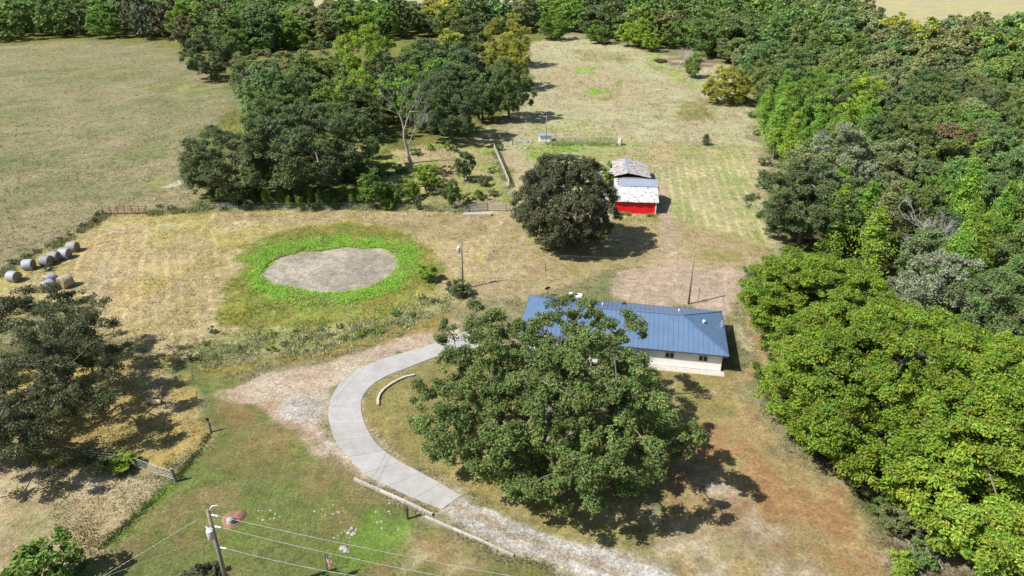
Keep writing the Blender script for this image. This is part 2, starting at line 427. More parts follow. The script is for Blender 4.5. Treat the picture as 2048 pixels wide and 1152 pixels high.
def region_table():
    T = []
    def r(pts, a, b=None, sc=8, feather=1.2, k=1.0, gh=None, mow=None, peb=None, warp=1.5, lo=.38, hi=.62):
        T.append(('p', poly(pts), C[a] if isinstance(a, str) else a, C[b or a] if isinstance(b or a, str) else (b or a), sc, feather, k, gh, mow, peb, warp, lo, hi))
    def l(pts, width, a, b=None, sc=4, feather=.6, k=1.0, gh=None, peb=None, warp=.6):
        T.append(('l', np.array([W(*p) for p in pts]), C[a] if isinstance(a, str) else a, C[b or a] if isinstance(b or a, str) else (b or a), sc, feather, k, gh, None, peb, warp, .38, .62, width))
    r([(265, 166), (350, 160), (440, 172), (470, 186), (390, 188), (300, 178)], (.27, .29, .10), 'pasture2', 5, 4, .8)
    r([(290, 372), (330, 345), (345, 352), (320, 380)], (.25, .28, .09), 'pasture2', 4, 2, .8)
    for a_, b_ in ((60, 160), (160, 240), (40, 320), (230, 310), (120, 400), (330, 250), (10, 230), (200, 130), (90, 110), (260, 390)):
        r([(a_ - 40, b_), (a_, b_ - 9), (a_ + 45, b_ + 2), (a_ + 5, b_ + 12)], (.25, .25, .10), 'pasture2', 4, 5, .65)
    r([(328, 373), (350, 366), (378, 356), (375, 364), (350, 375)], (.50, .46, .38), None, 2, .8, .9)
    # olive woods floor, left grove and belt, tree shade painted into the colour
    r([(-300, 92), (0, 92), (220, 82), (330, 92), (390, 118), (450, 165), (470, 205), (400, 270), (372, 340), (380, 405), (520, 412), (1000, 415), (1015, 330), (1000, 250), (1060, 180), (1065, 90), (1140, 74), (1150, 0), (600, -5), (-300, -5)], 'woodshade', 'olive', 9, 4, gh=.35)
    r([(780, 300), (900, 280), (990, 240), (1010, 300), (1015, 400), (800, 415), (745, 412), (740, 330)], 'greeng', 'straw', 6, 3, gh=.35)
    r([(905, 330), (1000, 320), (1015, 410), (930, 412)], 'tan', 'greeng', 5, 3, gh=.25)
    r([(700, 300), (745, 270), (770, 285), (740, 320)], 'tan', 'greeng', 4, 2)
    r([(860, 112), (900, 92), (925, 100), (880, 125)], 'pale', None, 4, 2)
    # meadow behind the barn
    r([(1062, 85), (1140, 70), (1300, 103), (1400, 120), (1460, 130), (1500, 215), (1520, 300), (1540, 400), (1565, 500), (1010, 430), (1010, 300), (990, 250), (1060, 180)], 'pale', 'pink', 7, 3, gh=.4, lo=.4, hi=.6)
    r([(1075, 120), (1220, 130), (1340, 190), (1330, 230), (1200, 210), (1090, 180)], 'tan', 'pink', 8, 7, .8, gh=.4)
    r([(1130, 95), (1270, 110), (1260, 125), (1160, 125)], 'olive', 'tan', 4, 5, .75)
    r([(1340, 200), (1430, 195), (1440, 240), (1360, 250)], (.24, .20, .075), 'olive', 5, 6, .8)
    r([(1290, 95), (1340, 112), (1400, 165), (1490, 195), (1490, 215), (1390, 180), (1290, 130)], (.27, .33, .13), 'greeng', 6, 5, .85, gh=.4)
    for a in ((1165, 186, 1230, 178), (1150, 142, 1195, 136), (1210, 170, 1260, 160), (1290, 235, 1330, 228), (1190, 195, 1240, 190), (1300, 180, 1320, 205)):
        r([(a[0], a[1]), ((a[0] + a[2]) / 2, a[3] - 4), (a[2], a[3]), ((a[0] + a[2]) / 2, a[1] + 6)], 'lime' if a[0] < 1170 else 'olive', 'greeng', 3, 3, .85)
    r([(1040, 240), (1130, 230), (1240, 262), (1240, 285), (1030, 285)], (.30, .32, .13), 'pale', 4, 4, .7, gh=.35)
    r([(1020, 285), (1240, 280), (1500, 288), (1525, 320), (1310, 345), (1215, 335), (1130, 330), (1050, 330)], (.29, .30, .12), 'straw', 6, 4, .9, gh=.3)
    r([(1030, 292), (1120, 288), (1180, 295), (1120, 320), (1080, 325), (1035, 308)], (.20, .34, .06), 'greeng', 3, 3, .8, gh=.4)
    r([(1000, 290), (1020, 288), (1040, 310), (1075, 330), (1060, 370), (1030, 400), (1015, 380)], 'straw', 'pink', 5, 2, gh=.12)
    r([(1310, 330), (1500, 295), (1540, 400), (1562, 500), (1330, 530), (1320, 430)], (.345, .315, .185), (.29, .295, .135), 8, 4, mow=1, gh=.15)
    r([(1430, 330), (1475, 320), (1500, 400), (1450, 420)], (.22, .29, .09), None, 6, 8, .6, mow=1)
    l([(1300, 330), (1390, 331)], 1.3, 'pink', 'dirt', 4)
    l([(1505, 292), (1525, 400), (1556, 505)], 3.2, 'pale', 'straw', 4, 1.2, .7)
    # barn yard
    r([(1010, 420), (1215, 432), (1330, 425), (1560, 500), (1500, 545), (1240, 540), (1060, 600), (900, 620), (890, 560), (1000, 500)], 'tan', (.30, .26, .115), 7, 3, gh=.14)
    r([(1205, 430), (1320, 432), (1320, 470), (1230, 470)], 'straw', (.27, .24, .09), 5, 3, gh=.2)
    l([(1320, 370), (1328, 430), (1345, 480), (1350, 540)], 3.0, 'pink', 'dirt', 5, 1.2, .9)
    for p in ([(1010, 470), (960, 530), (925, 575), (890, 600)], [(1050, 470), (1000, 540), (940, 600)], [(1090, 475), (1060, 500), (1010, 560)]):
        l(p, 1.0, 'pink', 'dirt', 4, .8, .7)
    r([(1040, 530), (1085, 520), (1095, 545), (1060, 560)], 'reddirt', 'tan', 3, 2, .5)
    r([(1236, 543), (1290, 535), (1330, 532), (1430, 536), (1498, 543), (1490, 580), (1440, 650), (1420, 625), (1240, 603), (1225, 570)], (.44, .335, .285), (.40, .30, .245), 9, 1.5, .95, gh=0, peb=.35)
    for p in ([(1250, 590), (1400, 555), (1480, 550)], [(1330, 540), (1300, 600)], [(1360, 540), (1350, 600)], [(1240, 560), (1420, 575)], [(1450, 545), (1440, 610)]):
        l(p, .35, (.50, .41, .36), None, 3, .35, .7)
    # around the dry pond
    r([(150, 472), (215, 434), (290, 432), (430, 424), (800, 418), (1012, 422), (1020, 470), (940, 560), (885, 610), (640, 690), (375, 722), (345, 755), (300, 700), (150, 620), (-60, 640), (-60, 570)], 'straw', (.34, .29, .115), 9, 2, gh=.16, mow=.55)
    r([(160, 470), (285, 436), (330, 460), (300, 560), (250, 690), (160, 660), (120, 560)], (.39, .295, .15), 'straw', 8, 5, .8, mow=.8)
    r([(300, 470), (420, 460), (470, 520), (440, 640), (380, 700), (300, 640)], (.29, .25, .12), 'tan', 7, 6, .8, mow=.8)
    r([(400, 445), (520, 425), (760, 418), (1000, 425), (960, 500), (860, 470), (700, 446), (540, 455)], 'tan', (.30, .24, .13), 6, 4, gh=.2)
    for p in ([(222, 436), (206, 500), (196, 560), (186, 640)], [(245, 436), (226, 500), (212, 570), (204, 640)]):
        l(p, .8, 'pink', 'dirt', 4, .7, .75)
    for p in ([(400, 460), (360, 540), (335, 660)], [(420, 465), (395, 560), (375, 650)], [(330, 470), (300, 560)], [(385, 440), (340, 530), (290, 620)]):
        l(p, .5, 'pink', 'tan', 4, .7, .6)
    for k_ in range(5):
        l([(430 - 12 * k_, 470 - 6 * k_), (560, 446 - 5 * k_), (700, 436 - 4 * k_), (840, 452 - 6 * k_)], .4, 'pale', 'straw', 3, .4, .5)
    r([(300, 452), (330, 448), (360, 452), (350, 460), (310, 460)], 'greeng', 'pale', 2, 1)
    r([(430, 650), (455, 560), (468, 500), (555, 458), (700, 444), (835, 466), (890, 520), (895, 560), (840, 605), (770, 645), (600, 668), (480, 668)], (.235, .215, .06), (.18, .205, .05), 5, 3, gh=.22)
    r([(440, 640), (470, 590), (540, 610), (640, 622), (720, 622), (800, 590), (850, 560), (860, 590), (770, 640), (600, 655), (470, 655)], (.27, .26, .06), (.22, .255, .065), 4, 2.5, .85, gh=.25)
    r([(830, 500), (862, 505), (875, 540), (850, 565), (835, 545)], (.27, .19, .06), 'olive', 3, 2, .7)
    r([(760, 595), (830, 560), (850, 565), (790, 610)], (.26, .19, .05), None, 3, 1.5, .6)
    r(ring_o, (.25, .34, .06), (.29, .30, .07), 3, 1.8, gh=.3, warp=1.6)
    r([(590, 595), (720, 595), (700, 640), (600, 645)], (.22, .31, .07), (.25, .27, .08), 3, 2, .6)
    r(bed, (.395, .345, .30), (.30, .265, .23), 3.2, .7, gh=0, peb=.25, warp=1.0)
    r([(690, 560), (760, 555), (740, 580), (680, 582)], (.30, .30, .16), 'mud', 2, 3, .5)
    # weedy fence line below the pond
    r([(378, 722), (375, 690), (480, 660), (620, 660), (770, 640), (860, 590), (920, 570), (900, 615), (780, 662), (640, 690), (500, 712)], (.35, .335, .17), (.27, .28, .11), 3.5, 1.5, gh=.45)
    r([(385, 735), (500, 716), (640, 694), (780, 666), (900, 618), (915, 640), (880, 655), (800, 680), (640, 712), (480, 745), (400, 760)], (.235, .195, .06), (.28, .205, .075), 4, 1.3, gh=.1)
    # lawn by the drive
    r([(365, 725), (400, 745), (470, 745), (600, 850), (660, 900), (720, 970), (868, 1037), (1030, 1118), (1130, 1165), (1150, 1260), (0, 1260), (110, 1165), (190, 1100), (352, 962), (425, 862), (405, 820), (345, 760)], (.205, .17, .078), (.14, .165, .055), 5, 1.6, gh=.05, lo=.38, hi=.58)
    r([(420, 760), (500, 800), (600, 870), (640, 930), (500, 960), (420, 930), (430, 860)], 'lawnred', (.21, .175, .075), 4, 5, .75)
    for e in ([(350, 965), (400, 945), (300, 1060), (210, 1130), (170, 1140)], [(560, 840), (620, 880), (660, 930), (600, 930)], [(400, 1010), (520, 1000), (560, 1060), (470, 1120), (380, 1080)], [(690, 1020), (800, 1010), (815, 1080), (770, 1140), (690, 1120)], [(960, 1100), (1060, 1120), (1080, 1160), (960, 1150)], [(600, 990), (690, 1010), (680, 1060), (600, 1050)]):
        r(e, 'lawngreen', (.16, .20, .05), 4, 5, .75)
    r([(720, 1030), (800, 1035), (812, 1070), (780, 1130), (710, 1130), (690, 1070)], (.15, .235, .05), 'lawngreen', 4, 3, .8)
    r([(820, 1040), (900, 1060), (1010, 1120), (960, 1160), (820, 1160), (810, 1090)], 'orange', 'tan', 4, 4, .7)
    r([(800, 1095), (850, 1085), (900, 1110), (850, 1150), (800, 1140)], 'pale', 'tan', 2, 3, .5)
    l([(340, 975), (270, 1040), (185, 1112), (130, 1165)], 1.1, (.14, .26, .03), 'lawngreen', 3, 1.0, .8, gh=.2)
    l([(418, 868), (352, 962), (270, 1030), (180, 1110)], .35, (.10, .12, .045), None, 3, .5, .7, gh=.15)  # dense grass on the lawn fence line, with its shade painted in
    # golden corner and low pasture
    r([(-60, 760), (250, 690), (345, 755), (375, 745), (410, 830), (422, 862), (352, 955), (270, 932), (60, 912), (-60, 915)], 'gold', (.36, .28, .12), 5, 1.4, gh=.14)
    r([(250, 690), (345, 750), (390, 830), (330, 840), (270, 780)], 'tan', 'straw', 4, 3, .8)
    r([(-80, 918), (60, 916), (270, 938), (346, 966), (186, 1104), (110, 1170), (0, 1260), (-300, 1260), (-300, 918)], 'tan', (.44, .36, .25), 3, 1.2, gh=.2)
    r([(0, 980), (150, 960), (220, 1000), (120, 1120), (0, 1120)], (.29, .22, .145), (.24, .22, .11), 3.5, 5, .75)
    # bare soil beside the drive
    r([(430, 790), (520, 748), (640, 720), (720, 700), (840, 668), (905, 635), (930, 650), (880, 690), (720, 745), (672, 800), (668, 850), (700, 920), (735, 965), (690, 950), (640, 905), (600, 868), (520, 822)], 'dirt', (.46, .38, .31), 5, 1.8, gh=.05, peb=.4)
    l([(480, 752), (640, 716), (760, 692), (900, 640)], 1.2, 'reddirt', 'orange', 4, 1.4, .65)
    l([(440, 790), (540, 810), (620, 870)], 2.5, 'dirt', 'reddirt', 3, 2, .6)
    r([(566, 800), (600, 795), (655, 800), (655, 835), (620, 840), (575, 825)], (.46, .44, .44), (.40, .375, .35), 2, 1.4, .95, peb=.8)
    r([(655, 850), (672, 885), (700, 920), (735, 955), (800, 992), (860, 1022), (850, 1030), (720, 965), (660, 900), (640, 860)], 'gravel', (.42, .37, .31), 2.5, .8, .95, gh=0, peb=.9)
    r([(900, 985), (985, 1012), (1060, 1046), (1150, 1072), (1250, 1102), (1340, 1132), (1460, 1180), (1560, 1225), (1420, 1270), (1165, 1166), (1080, 1130), (1025, 1112), (940, 1066), (880, 1025)], (.43, .40, .35), (.38, .33, .26), 2.5, .9, .95, gh=0, peb=.6)
    # ground inside the drive curve and in front of the house
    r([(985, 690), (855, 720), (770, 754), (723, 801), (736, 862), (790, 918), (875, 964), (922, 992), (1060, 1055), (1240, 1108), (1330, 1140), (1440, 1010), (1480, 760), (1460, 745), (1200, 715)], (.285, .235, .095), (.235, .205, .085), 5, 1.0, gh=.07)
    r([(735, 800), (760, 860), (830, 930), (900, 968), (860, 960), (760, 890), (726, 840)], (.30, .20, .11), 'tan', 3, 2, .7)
    r([(850, 930), (1000, 985), (1100, 1040), (980, 1010), (900, 975)], 'gold', 'tan', 3, 3, .6)
    l([(728, 800), (734, 850), (760, 888), (800, 918)], .6, 'gravel', 'dirt', 2, .6, .6)
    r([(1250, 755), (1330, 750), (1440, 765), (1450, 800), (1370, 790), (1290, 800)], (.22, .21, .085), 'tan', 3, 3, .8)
    # yard right of the oak
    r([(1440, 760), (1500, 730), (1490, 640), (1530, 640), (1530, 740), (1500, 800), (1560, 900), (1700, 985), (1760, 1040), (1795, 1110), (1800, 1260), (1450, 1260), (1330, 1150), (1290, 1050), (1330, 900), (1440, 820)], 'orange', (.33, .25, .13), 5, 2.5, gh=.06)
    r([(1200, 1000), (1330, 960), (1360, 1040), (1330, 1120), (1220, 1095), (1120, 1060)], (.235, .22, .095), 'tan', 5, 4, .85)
    r([(1330, 920), (1420, 900), (1480, 980), (1560, 1060), (1640, 1120), (1560, 1160), (1480, 1100), (1400, 1010)], (.28, .185, .125), (.38, .32, .25), 3, 4, .75)
    r([(1340, 1040), (1450, 1060), (1560, 1110), (1680, 1150), (1650, 1200), (1420, 1165), (1320, 1120)], (.46, .40, .32), (.30, .25, .15), 2.5, 4, .85, peb=.3)
    r([(1380, 950), (1440, 930), (1480, 1000), (1430, 1010)], (.48, .42, .37), 'dirt', 1.6, 3, .6)
    l([(1520, 960), (1640, 985), (1720, 1020), (1755, 1060), (1775, 1120)], .4, 'pale', None, 3, .5, .6)
    l([(1440, 660), (1475, 650), (1500, 700)], 2.0, 'pale', 'dirt', 3, 1.2, .8, peb=.5)
    # forest floor right
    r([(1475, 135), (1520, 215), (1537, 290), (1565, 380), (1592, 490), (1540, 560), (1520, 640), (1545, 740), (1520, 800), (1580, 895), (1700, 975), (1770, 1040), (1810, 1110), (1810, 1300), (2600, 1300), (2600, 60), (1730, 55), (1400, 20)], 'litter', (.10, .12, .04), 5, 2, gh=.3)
    r([(1750, 1060), (1830, 1020), (1900, 1040), (1990, 1100), (1960, 1200), (1800, 1200)], (.33, .26, .19), 'litter', 2.5, 3, .9)
    # far fields
    r([(560, 10), (700, 16), (830, 14), (1090, 12), (1150, -8), (560, -10)], 'field', 'pale', 9, 6)
    r([(1715, 8), (1730, 30), (1780, 52), (1860, 56), (2060, 40), (2300, 30), (2300, -12), (1720, -12)], (.42, .36, .19), 'field', 9, 6, gh=.3)
    r([(1080, 14), (1450, 8), (1450, -10), (1080, -10)], 'field', None, 9, 6)
    return T
TABLE = region_table()
def paint(x, y):
    n = len(x)
    t = fbm(x, y, 26, 11)[:, None]; t2 = fbm(x, y, 7, 29)[:, None]
    cA, cB = np.array(C['pasture']), np.array(C['pasture2'])
    c = cA + (cB - cA) * sst(.42, .62, .5 * t + .5 * t2)
    c = c + (np.array((.31, .255, .165)) - c) * sst(.55, .68, fbm(x, y, 11, 61))[:, None] * .6
    gh = np.full(n, .22); mow = np.zeros(n); peb = np.zeros(n)
    far = sst(560, 800, np.hypot(x, y))[:, None]
    c = c + ((np.array(C['field']) * .7) - c) * far
    wx = (fbm(x, y, 5, 71, 4) - .5) * 2; wy = (fbm(x, y, 5, 97, 4) - .5) * 2
    hf = fbm(x, y, 1.9, 131, 3) - .5; hf2 = fbm(x, y, 1.3, 171, 3) - .5
    for i, t_ in enumerate(TABLE):
        kind, P, a, b, sc, fe, k, g_, mw, pb, warp, lo, hi = t_[:13]
        dd = np.hypot(P[:, 0].mean(), P[:, 1].mean()) / 110.0
        wv = warp * max(1.0, dd) * 1.5
        X = x + wx * wv; Y = y + wy * wv
        if kind == 'p': d = sdf(P, X, Y)
        else: d = lsdf(P, X, Y) - t_[13] / 2
        f = fe * min(max(1.0, dd), 1.25)
        m = 1 - sst(-f, f * .6, d)
        m = np.where((m > .01) & (m < .99), sst(.18, .82, m + hf * 1.0), m) * k
        if k < .99: m = m * np.clip(1 + hf2 * 1.3, 0, 1.25)
        m = np.clip(m, 0, 1)
        s = m > 0.002
        if not s.any(): continue
        A, B = np.array(a), np.array(b)
        nn = sst(lo, hi, fbm(x[s], y[s], sc, 200 + i * 3) + hf[s] * .3)[:, None]
        cc = A + (B - A) * nn
        mk = m[s][:, None]
        c[s] = c[s] + (cc - c[s]) * mk
        if g_ is not None: gh[s] = gh[s] + (g_ - gh[s]) * m[s]
        mow[s] = mow[s] + ((mw or 0) - mow[s]) * m[s]
        peb[s] = peb[s] + ((pb or 0) - peb[s]) * m[s]
    return np.clip(c * np.array((.785, .785, .71)), .01, .8), gh, mow, peb

def graded(lo, hi, fine, grow, far_lo, far_hi):
    a = list(np.arange(lo, hi, fine)); s = fine
    v = a[-1]
    while v < far_hi: s *= grow; v += s; a.append(v)
    b = []; v = a[0]; s = fine
    while v > far_lo: s *= grow; v -= s; b.append(v)
    return np.array(b[::-1] + a)
gxs = graded(-62, 62, .5, 1.04, -5000, 5000)
gys = graded(34, 130, .48, 1.028, -3000, 6500)
GX, GY = np.meshgrid(gxs, gys)
fx, fy = GX.ravel(), GY.ravel()
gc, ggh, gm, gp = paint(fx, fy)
nx, ny = len(gxs), len(gys)
ii = (np.arange(ny - 1)[:, None] * nx + np.arange(nx - 1)[None, :]).ravel()
gF = np.stack([ii, ii + 1, ii + nx + 1, ii + nx], 1)
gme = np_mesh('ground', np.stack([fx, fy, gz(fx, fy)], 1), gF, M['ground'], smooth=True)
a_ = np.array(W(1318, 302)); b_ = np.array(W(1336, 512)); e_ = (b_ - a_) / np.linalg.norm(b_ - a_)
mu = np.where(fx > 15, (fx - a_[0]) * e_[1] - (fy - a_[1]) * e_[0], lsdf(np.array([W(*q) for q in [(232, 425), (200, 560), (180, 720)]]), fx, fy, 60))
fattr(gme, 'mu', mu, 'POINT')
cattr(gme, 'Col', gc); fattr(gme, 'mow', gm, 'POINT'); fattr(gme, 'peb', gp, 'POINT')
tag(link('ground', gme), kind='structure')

def sheet(name, P, lift, colA, colB, sc, peb=0.0, res=.45, jag=.35, extra=None, kind='structure'):
    """an irregular sheet laid over the ground, with a ragged edge"""
    x0, y0 = P.min(0) - 1; x1, y1 = P.max(0) + 1
    xs = np.arange(x0, x1, res); ys = np.arange(y0, y1, res)
    X, Y = np.meshgrid(xs, ys); x, y = X.ravel(), Y.ravel()
    d = sdf(P, x + (fbm(x, y, 1.6, 5) - .5) * jag * 4, y + (fbm(x, y, 1.6, 9) - .5) * jag * 4)
    keep = d < 0
    n = len(xs)
    i = (np.arange(len(ys) - 1)[:, None] * n + np.arange(n - 1)[None, :]).ravel()
    F = np.stack([i, i + 1, i + n + 1, i + n], 1)
    F = F[keep[F].sum(1) >= 3]
    used = np.unique(F); mp = np.full(len(x), -1); mp[used] = np.arange(len(used))
    x, y = x[used], y[used]
    edge = sst(0, -.8, d[used])
    V = np.stack([x, y, gz(x, y) + lift * (0.25 + .75 * sst(-.02, -.6, -(-d[used])))], 1)
    V[:, 2] = gz(x, y) + lift
    me = np_mesh(name, V, mp[F], M['ground'], smooth=True)
    t = sst(.38, .62, fbm(x, y, sc, 77))[:, None]
    c = np.array(colA) + (np.array(colB) - np.array(colA)) * t
    if extra is not None: c = extra(x, y, c)
    gcol = paint(x, y)[0] / .85
    eb = sst(-.4, .0, d[used] + (fbm(x, y, 1.1, 15) - .5) * .9)[:, None]
    c = c + (gcol - c) * eb
    cattr(me, 'Col', c * .85); fattr(me, 'mow', np.zeros(len(x)), 'POINT'); fattr(me, 'peb', np.full(len(x), peb), 'POINT')
    o = link(name, me); tag(o, kind=kind)
    return o

# gravel road: two pale wheel tracks with a brown strip between
up = spline([W(*p) for p in ROAD_U]); lo_ = spline([W(*p) for p in ROAD_L])
mid = np.array([W(*p) for p in [(905, 1006), (985, 1046), (1050, 1080), (1130, 1110), (1230, 1148), (1330, 1185), (1420, 1220)]])
def road_col(x, y, c):
    d = lsdf(mid, x + (fbm(x, y, 2, 3) - .5) * 1.2, y + (fbm(x, y, 2, 4) - .5) * 1.2)
    k = (1 - sst(.15, .75, d))[:, None] * .85
    fade = sst(10, 24, x)[:, None]
    c = c + (np.array((.30, .23, .14)) - c) * k * (1 - .8 * fade) * .8
    # the lower shoulder is pinkish soil
    d2 = lsdf(lo_, x, y)
    k2 = (1 - sst(.1, 1.0, d2 + (fbm(x, y, 1.5, 8) - .5) * 1.5))[:, None] * .5
    return c + (np.array((.37, .27, .21)) - c) * k2
sheet('gravel_road', np.vstack([up, lo_[::-1]]), .02, (.46, .44, .40), (.39, .365, .32), 1.5, peb=.75, res=.22, jag=.22, extra=road_col)

# concrete drive, slab by slab
do = spline([W(*p) for p in DRIVE_O], .25); di = spline([W(*p) for p in DRIVE_I], .25)
def resamp(P, n):
    s = np.r_[0, np.cumsum(np.linalg.norm(np.diff(P, axis=0), axis=1))]
    t = np.linspace(0, s[-1], n)
    return np.stack([np.interp(t, s, P[:, 0]), np.interp(t, s, P[:, 1])], 1)
NS, SUB = 15, 8
do = resamp(do, NS * SUB + 1); di = resamp(di, NS * SUB + 1)
drive = empty('driveway', (do[60][0], do[60][1], 0)); tag(drive, kind='structure')
for s in range(NS):
    a = do[s * SUB:(s + 1) * SUB + 1].copy(); b = di[s * SUB:(s + 1) * SUB + 1].copy()
    g = .012
    a[0] += (a[1] - a[0]) * g / .3; a[-1] += (a[-2] - a[-1]) * g / .3; b[0] += (b[1] - b[0]) * g / .3; b[-1] += (b[-2] - b[-1]) * g / .3
    V = []; F = []
    n = len(a); K = 5
    for i in range(n):
        for k in range(K):
            q = a[i] * (1 - k / (K - 1)) + b[i] * (k / (K - 1))
            V.append((q[0], q[1], float(gz(q[0], q[1])) + .06))
    for i in range(n - 1):
        for k in range(K - 1): F.append((i * K + k, (i + 1) * K + k, (i + 1) * K + k + 1, i * K + k + 1))
    ringi = [i * K for i in range(n)] + [(n - 1) * K + k for k in range(1, K)] + [i * K + K - 1 for i in range(n - 2, -1, -1)] + [k for k in range(K - 2, 0, -1)]
    base = len(V)
    for j in ringi: V.append((V[j][0], V[j][1], V[j][2] - .16))
    m_ = len(ringi)
    for j in range(m_): F.append((ringi[j], base + j, base + (j + 1) % m_, ringi[(j + 1) % m_]))
    me = bpy.data.meshes.new('slab'); me.from_pydata([(x - drive.location.x, y - drive.location.y, z) for x, y, z in V], [], F); me.materials.append(M['concrete']); me.update()
    link('slab', me, drive)

# far pond
fp = np.array([W(*p) for p in [(1318, 120), (1345, 114), (1400, 116), (1440, 122), (1425, 134), (1380, 135), (1330, 129)]])
sheet('pond_mud', fp, .02, (.17, .12, .09), (.22, .16, .12), 4, res=1.2, jag=.8)
fw = np.array([W(*p) for p in [(1306, 121), (1318, 117), (1332, 120), (1334, 125), (1318, 127)]])
ow = link('pond_water', np_mesh('pond_water', [(x, y, -.10) for x, y in spline(np.vstack([fw, fw[:1]]), 1.5)[:-1]][:], [list(range(len(spline(np.vstack([fw, fw[:1]]), 1.5)[:-1])))], M['water']))
zz = float(max(gz(fw[:, 0], fw[:, 1]))) + .06
ow.location.z = zz + .10
tag(ow, kind='structure')

# ================================================================== trees
def leaf_arrays(rg, ctr, nrm, ln, wd):
    """folded rhombic leaves: ctr (n,3), nrm (n,3) roughly the leaf normal"""
    n = len(ctr)
    nrm = nrm / (np.linalg.norm(nrm, axis=1, keepdims=True) + 1e-9)
    r = rg.normal(size=(n, 3))
    t = np.cross(nrm, r); t /= (np.linalg.norm(t, axis=1, keepdims=True) + 1e-9)
    b = np.cross(nrm, t)
    L = (ln * rg.uniform(.7, 1.3, n))[:, None]; Wd = (wd * rg.uniform(.7, 1.3, n))[:, None]
    fold = nrm * (Wd * .22)
    V = np.stack([ctr - t * L * .5, ctr + b * Wd * .5 + fold, ctr + t * L * .5 - nrm * L * .12, ctr - b * Wd * .5 + fold], 1).reshape(-1, 3)
    F = np.arange(n * 4).reshape(n, 4)
    return V, F
def tubes_np(P0, P1, R0, R1, k=6):
    d = P1 - P0; d /= (np.linalg.norm(d, axis=1, keepdims=True) + 1e-9)
    ref = np.where(np.abs(d[:, 2:3]) > .9, np.array([[1., 0, 0]]), np.array([[0, 0, 1.]]))
    a = np.cross(d, ref); a /= (np.linalg.norm(a, axis=1, keepdims=True) + 1e-9); b = np.cross(d, a)
    an = np.arange(k) * 2 * math.pi / k
    off = a[:, None, :] * np.cos(an)[None, :, None] + b[:, None, :] * np.sin(an)[None, :, None]
    A = P0[:, None, :] - d[:, None, :] * R0[:, None, None] * .35 + off * R0[:, None, None]
    B = P1[:, None, :] + d[:, None, :] * R1[:, None, None] * .35 + off * R1[:, None, None]
    V = np.concatenate([A, B], 1).reshape(-1, 3)
    n = len(P0); base = (np.arange(n) * 2 * k)[:, None, None]
    j = np.arange(k); q = np.stack([j, (j + 1) % k, (j + 1) % k + k, j + k], 1)
    return V, (base + q[None]).reshape(-1, 4)
def grow(rg, trunk, targets, tip, base_r, step=1.3, sag=.12):
    nodes = [np.array(p, float) for p in trunk]; par = [-1] + list(range(len(trunk) - 1))
    top = nodes[-1]
    order = np.argsort(np.linalg.norm(targets - top, axis=1))
    for t in targets[order]:
        N = np.array(nodes)
        first = max(1, len(trunk) // 2)
        d = np.linalg.norm(N - t, axis=1) + .35 * np.maximum(0, N[:, 2] - t[2] + .3)
        d[:first] = 1e9
        j = int(np.argmin(d))
        p = nodes[j]; L = np.linalg.norm(t - p); n = max(1, int(L / step))
        prev = j; bend = rg.normal(size=3) * L * .08
        for s in range(1, n + 1):
            u = s / n
            q = p + (t - p) * u + bend * math.sin(math.pi * u) + np.array([0, 0, L * sag * math.sin(math.pi * u)])
            nodes.append(q); par.append(prev); prev = len(nodes) - 1
    N = np.array(nodes); cnt = np.zeros(len(N)); ch = np.zeros(len(N), int)
    for i, p in enumerate(par):
        if p >= 0: ch[p] += 1
    cnt[ch == 0] = 1
    for i in range(len(N) - 1, 0, -1): cnt[par[i]] += cnt[i]
    e = math.log(base_r / tip) / math.log(max(cnt[0], 2))
    r = tip * np.maximum(cnt, 1) ** e
    # trunk flare
    idx = np.arange(1, len(N)); pr = np.array(par)[1:]
    R0 = np.minimum(r[pr], r[idx] * 1.7 + .01); R1 = r[idx]
    R0[0] *= 1.45
    return N[pr], N[idx], R0, R1
def masses(rg, n, Rr, H, zlo, mr, flat=1.0, irr=.22, bias=.45):
    """centres of leaf masses filling an uneven dome"""
    dirs = rg.normal(size=(9, 3)); dirs /= np.linalg.norm(dirs, axis=1, keepdims=True); amp = rg.uniform(-irr, irr, 9)
    zc = zlo + (H - zlo) * .38
    out = []
    tries = 0
    sep = mr * 1.05
    while len(out) < n and tries < n * 60:
        tries += 1
        if tries % (n * 12) == 0: sep *= .85
        d = rg.normal(size=3); d /= np.linalg.norm(d)
        m = 1 + (amp * np.maximum(0, dirs @ d) ** 2).sum()
        r = (bias + (1 - bias) * rg.random() ** .6)
        p = np.array([d[0] * (Rr - mr * .7), d[1] * (Rr - mr * .7), d[2] * ((H - zc - mr * .7 * flat) if d[2] > 0 else (zc - zlo))]) * r * m
        p[2] += zc
        if all(np.hypot(*(p - q)[:2]) + abs((p - q)[2]) / max(flat, .3) * .8 > sep for q in out): out.append(p)
    return np.array(out), zc
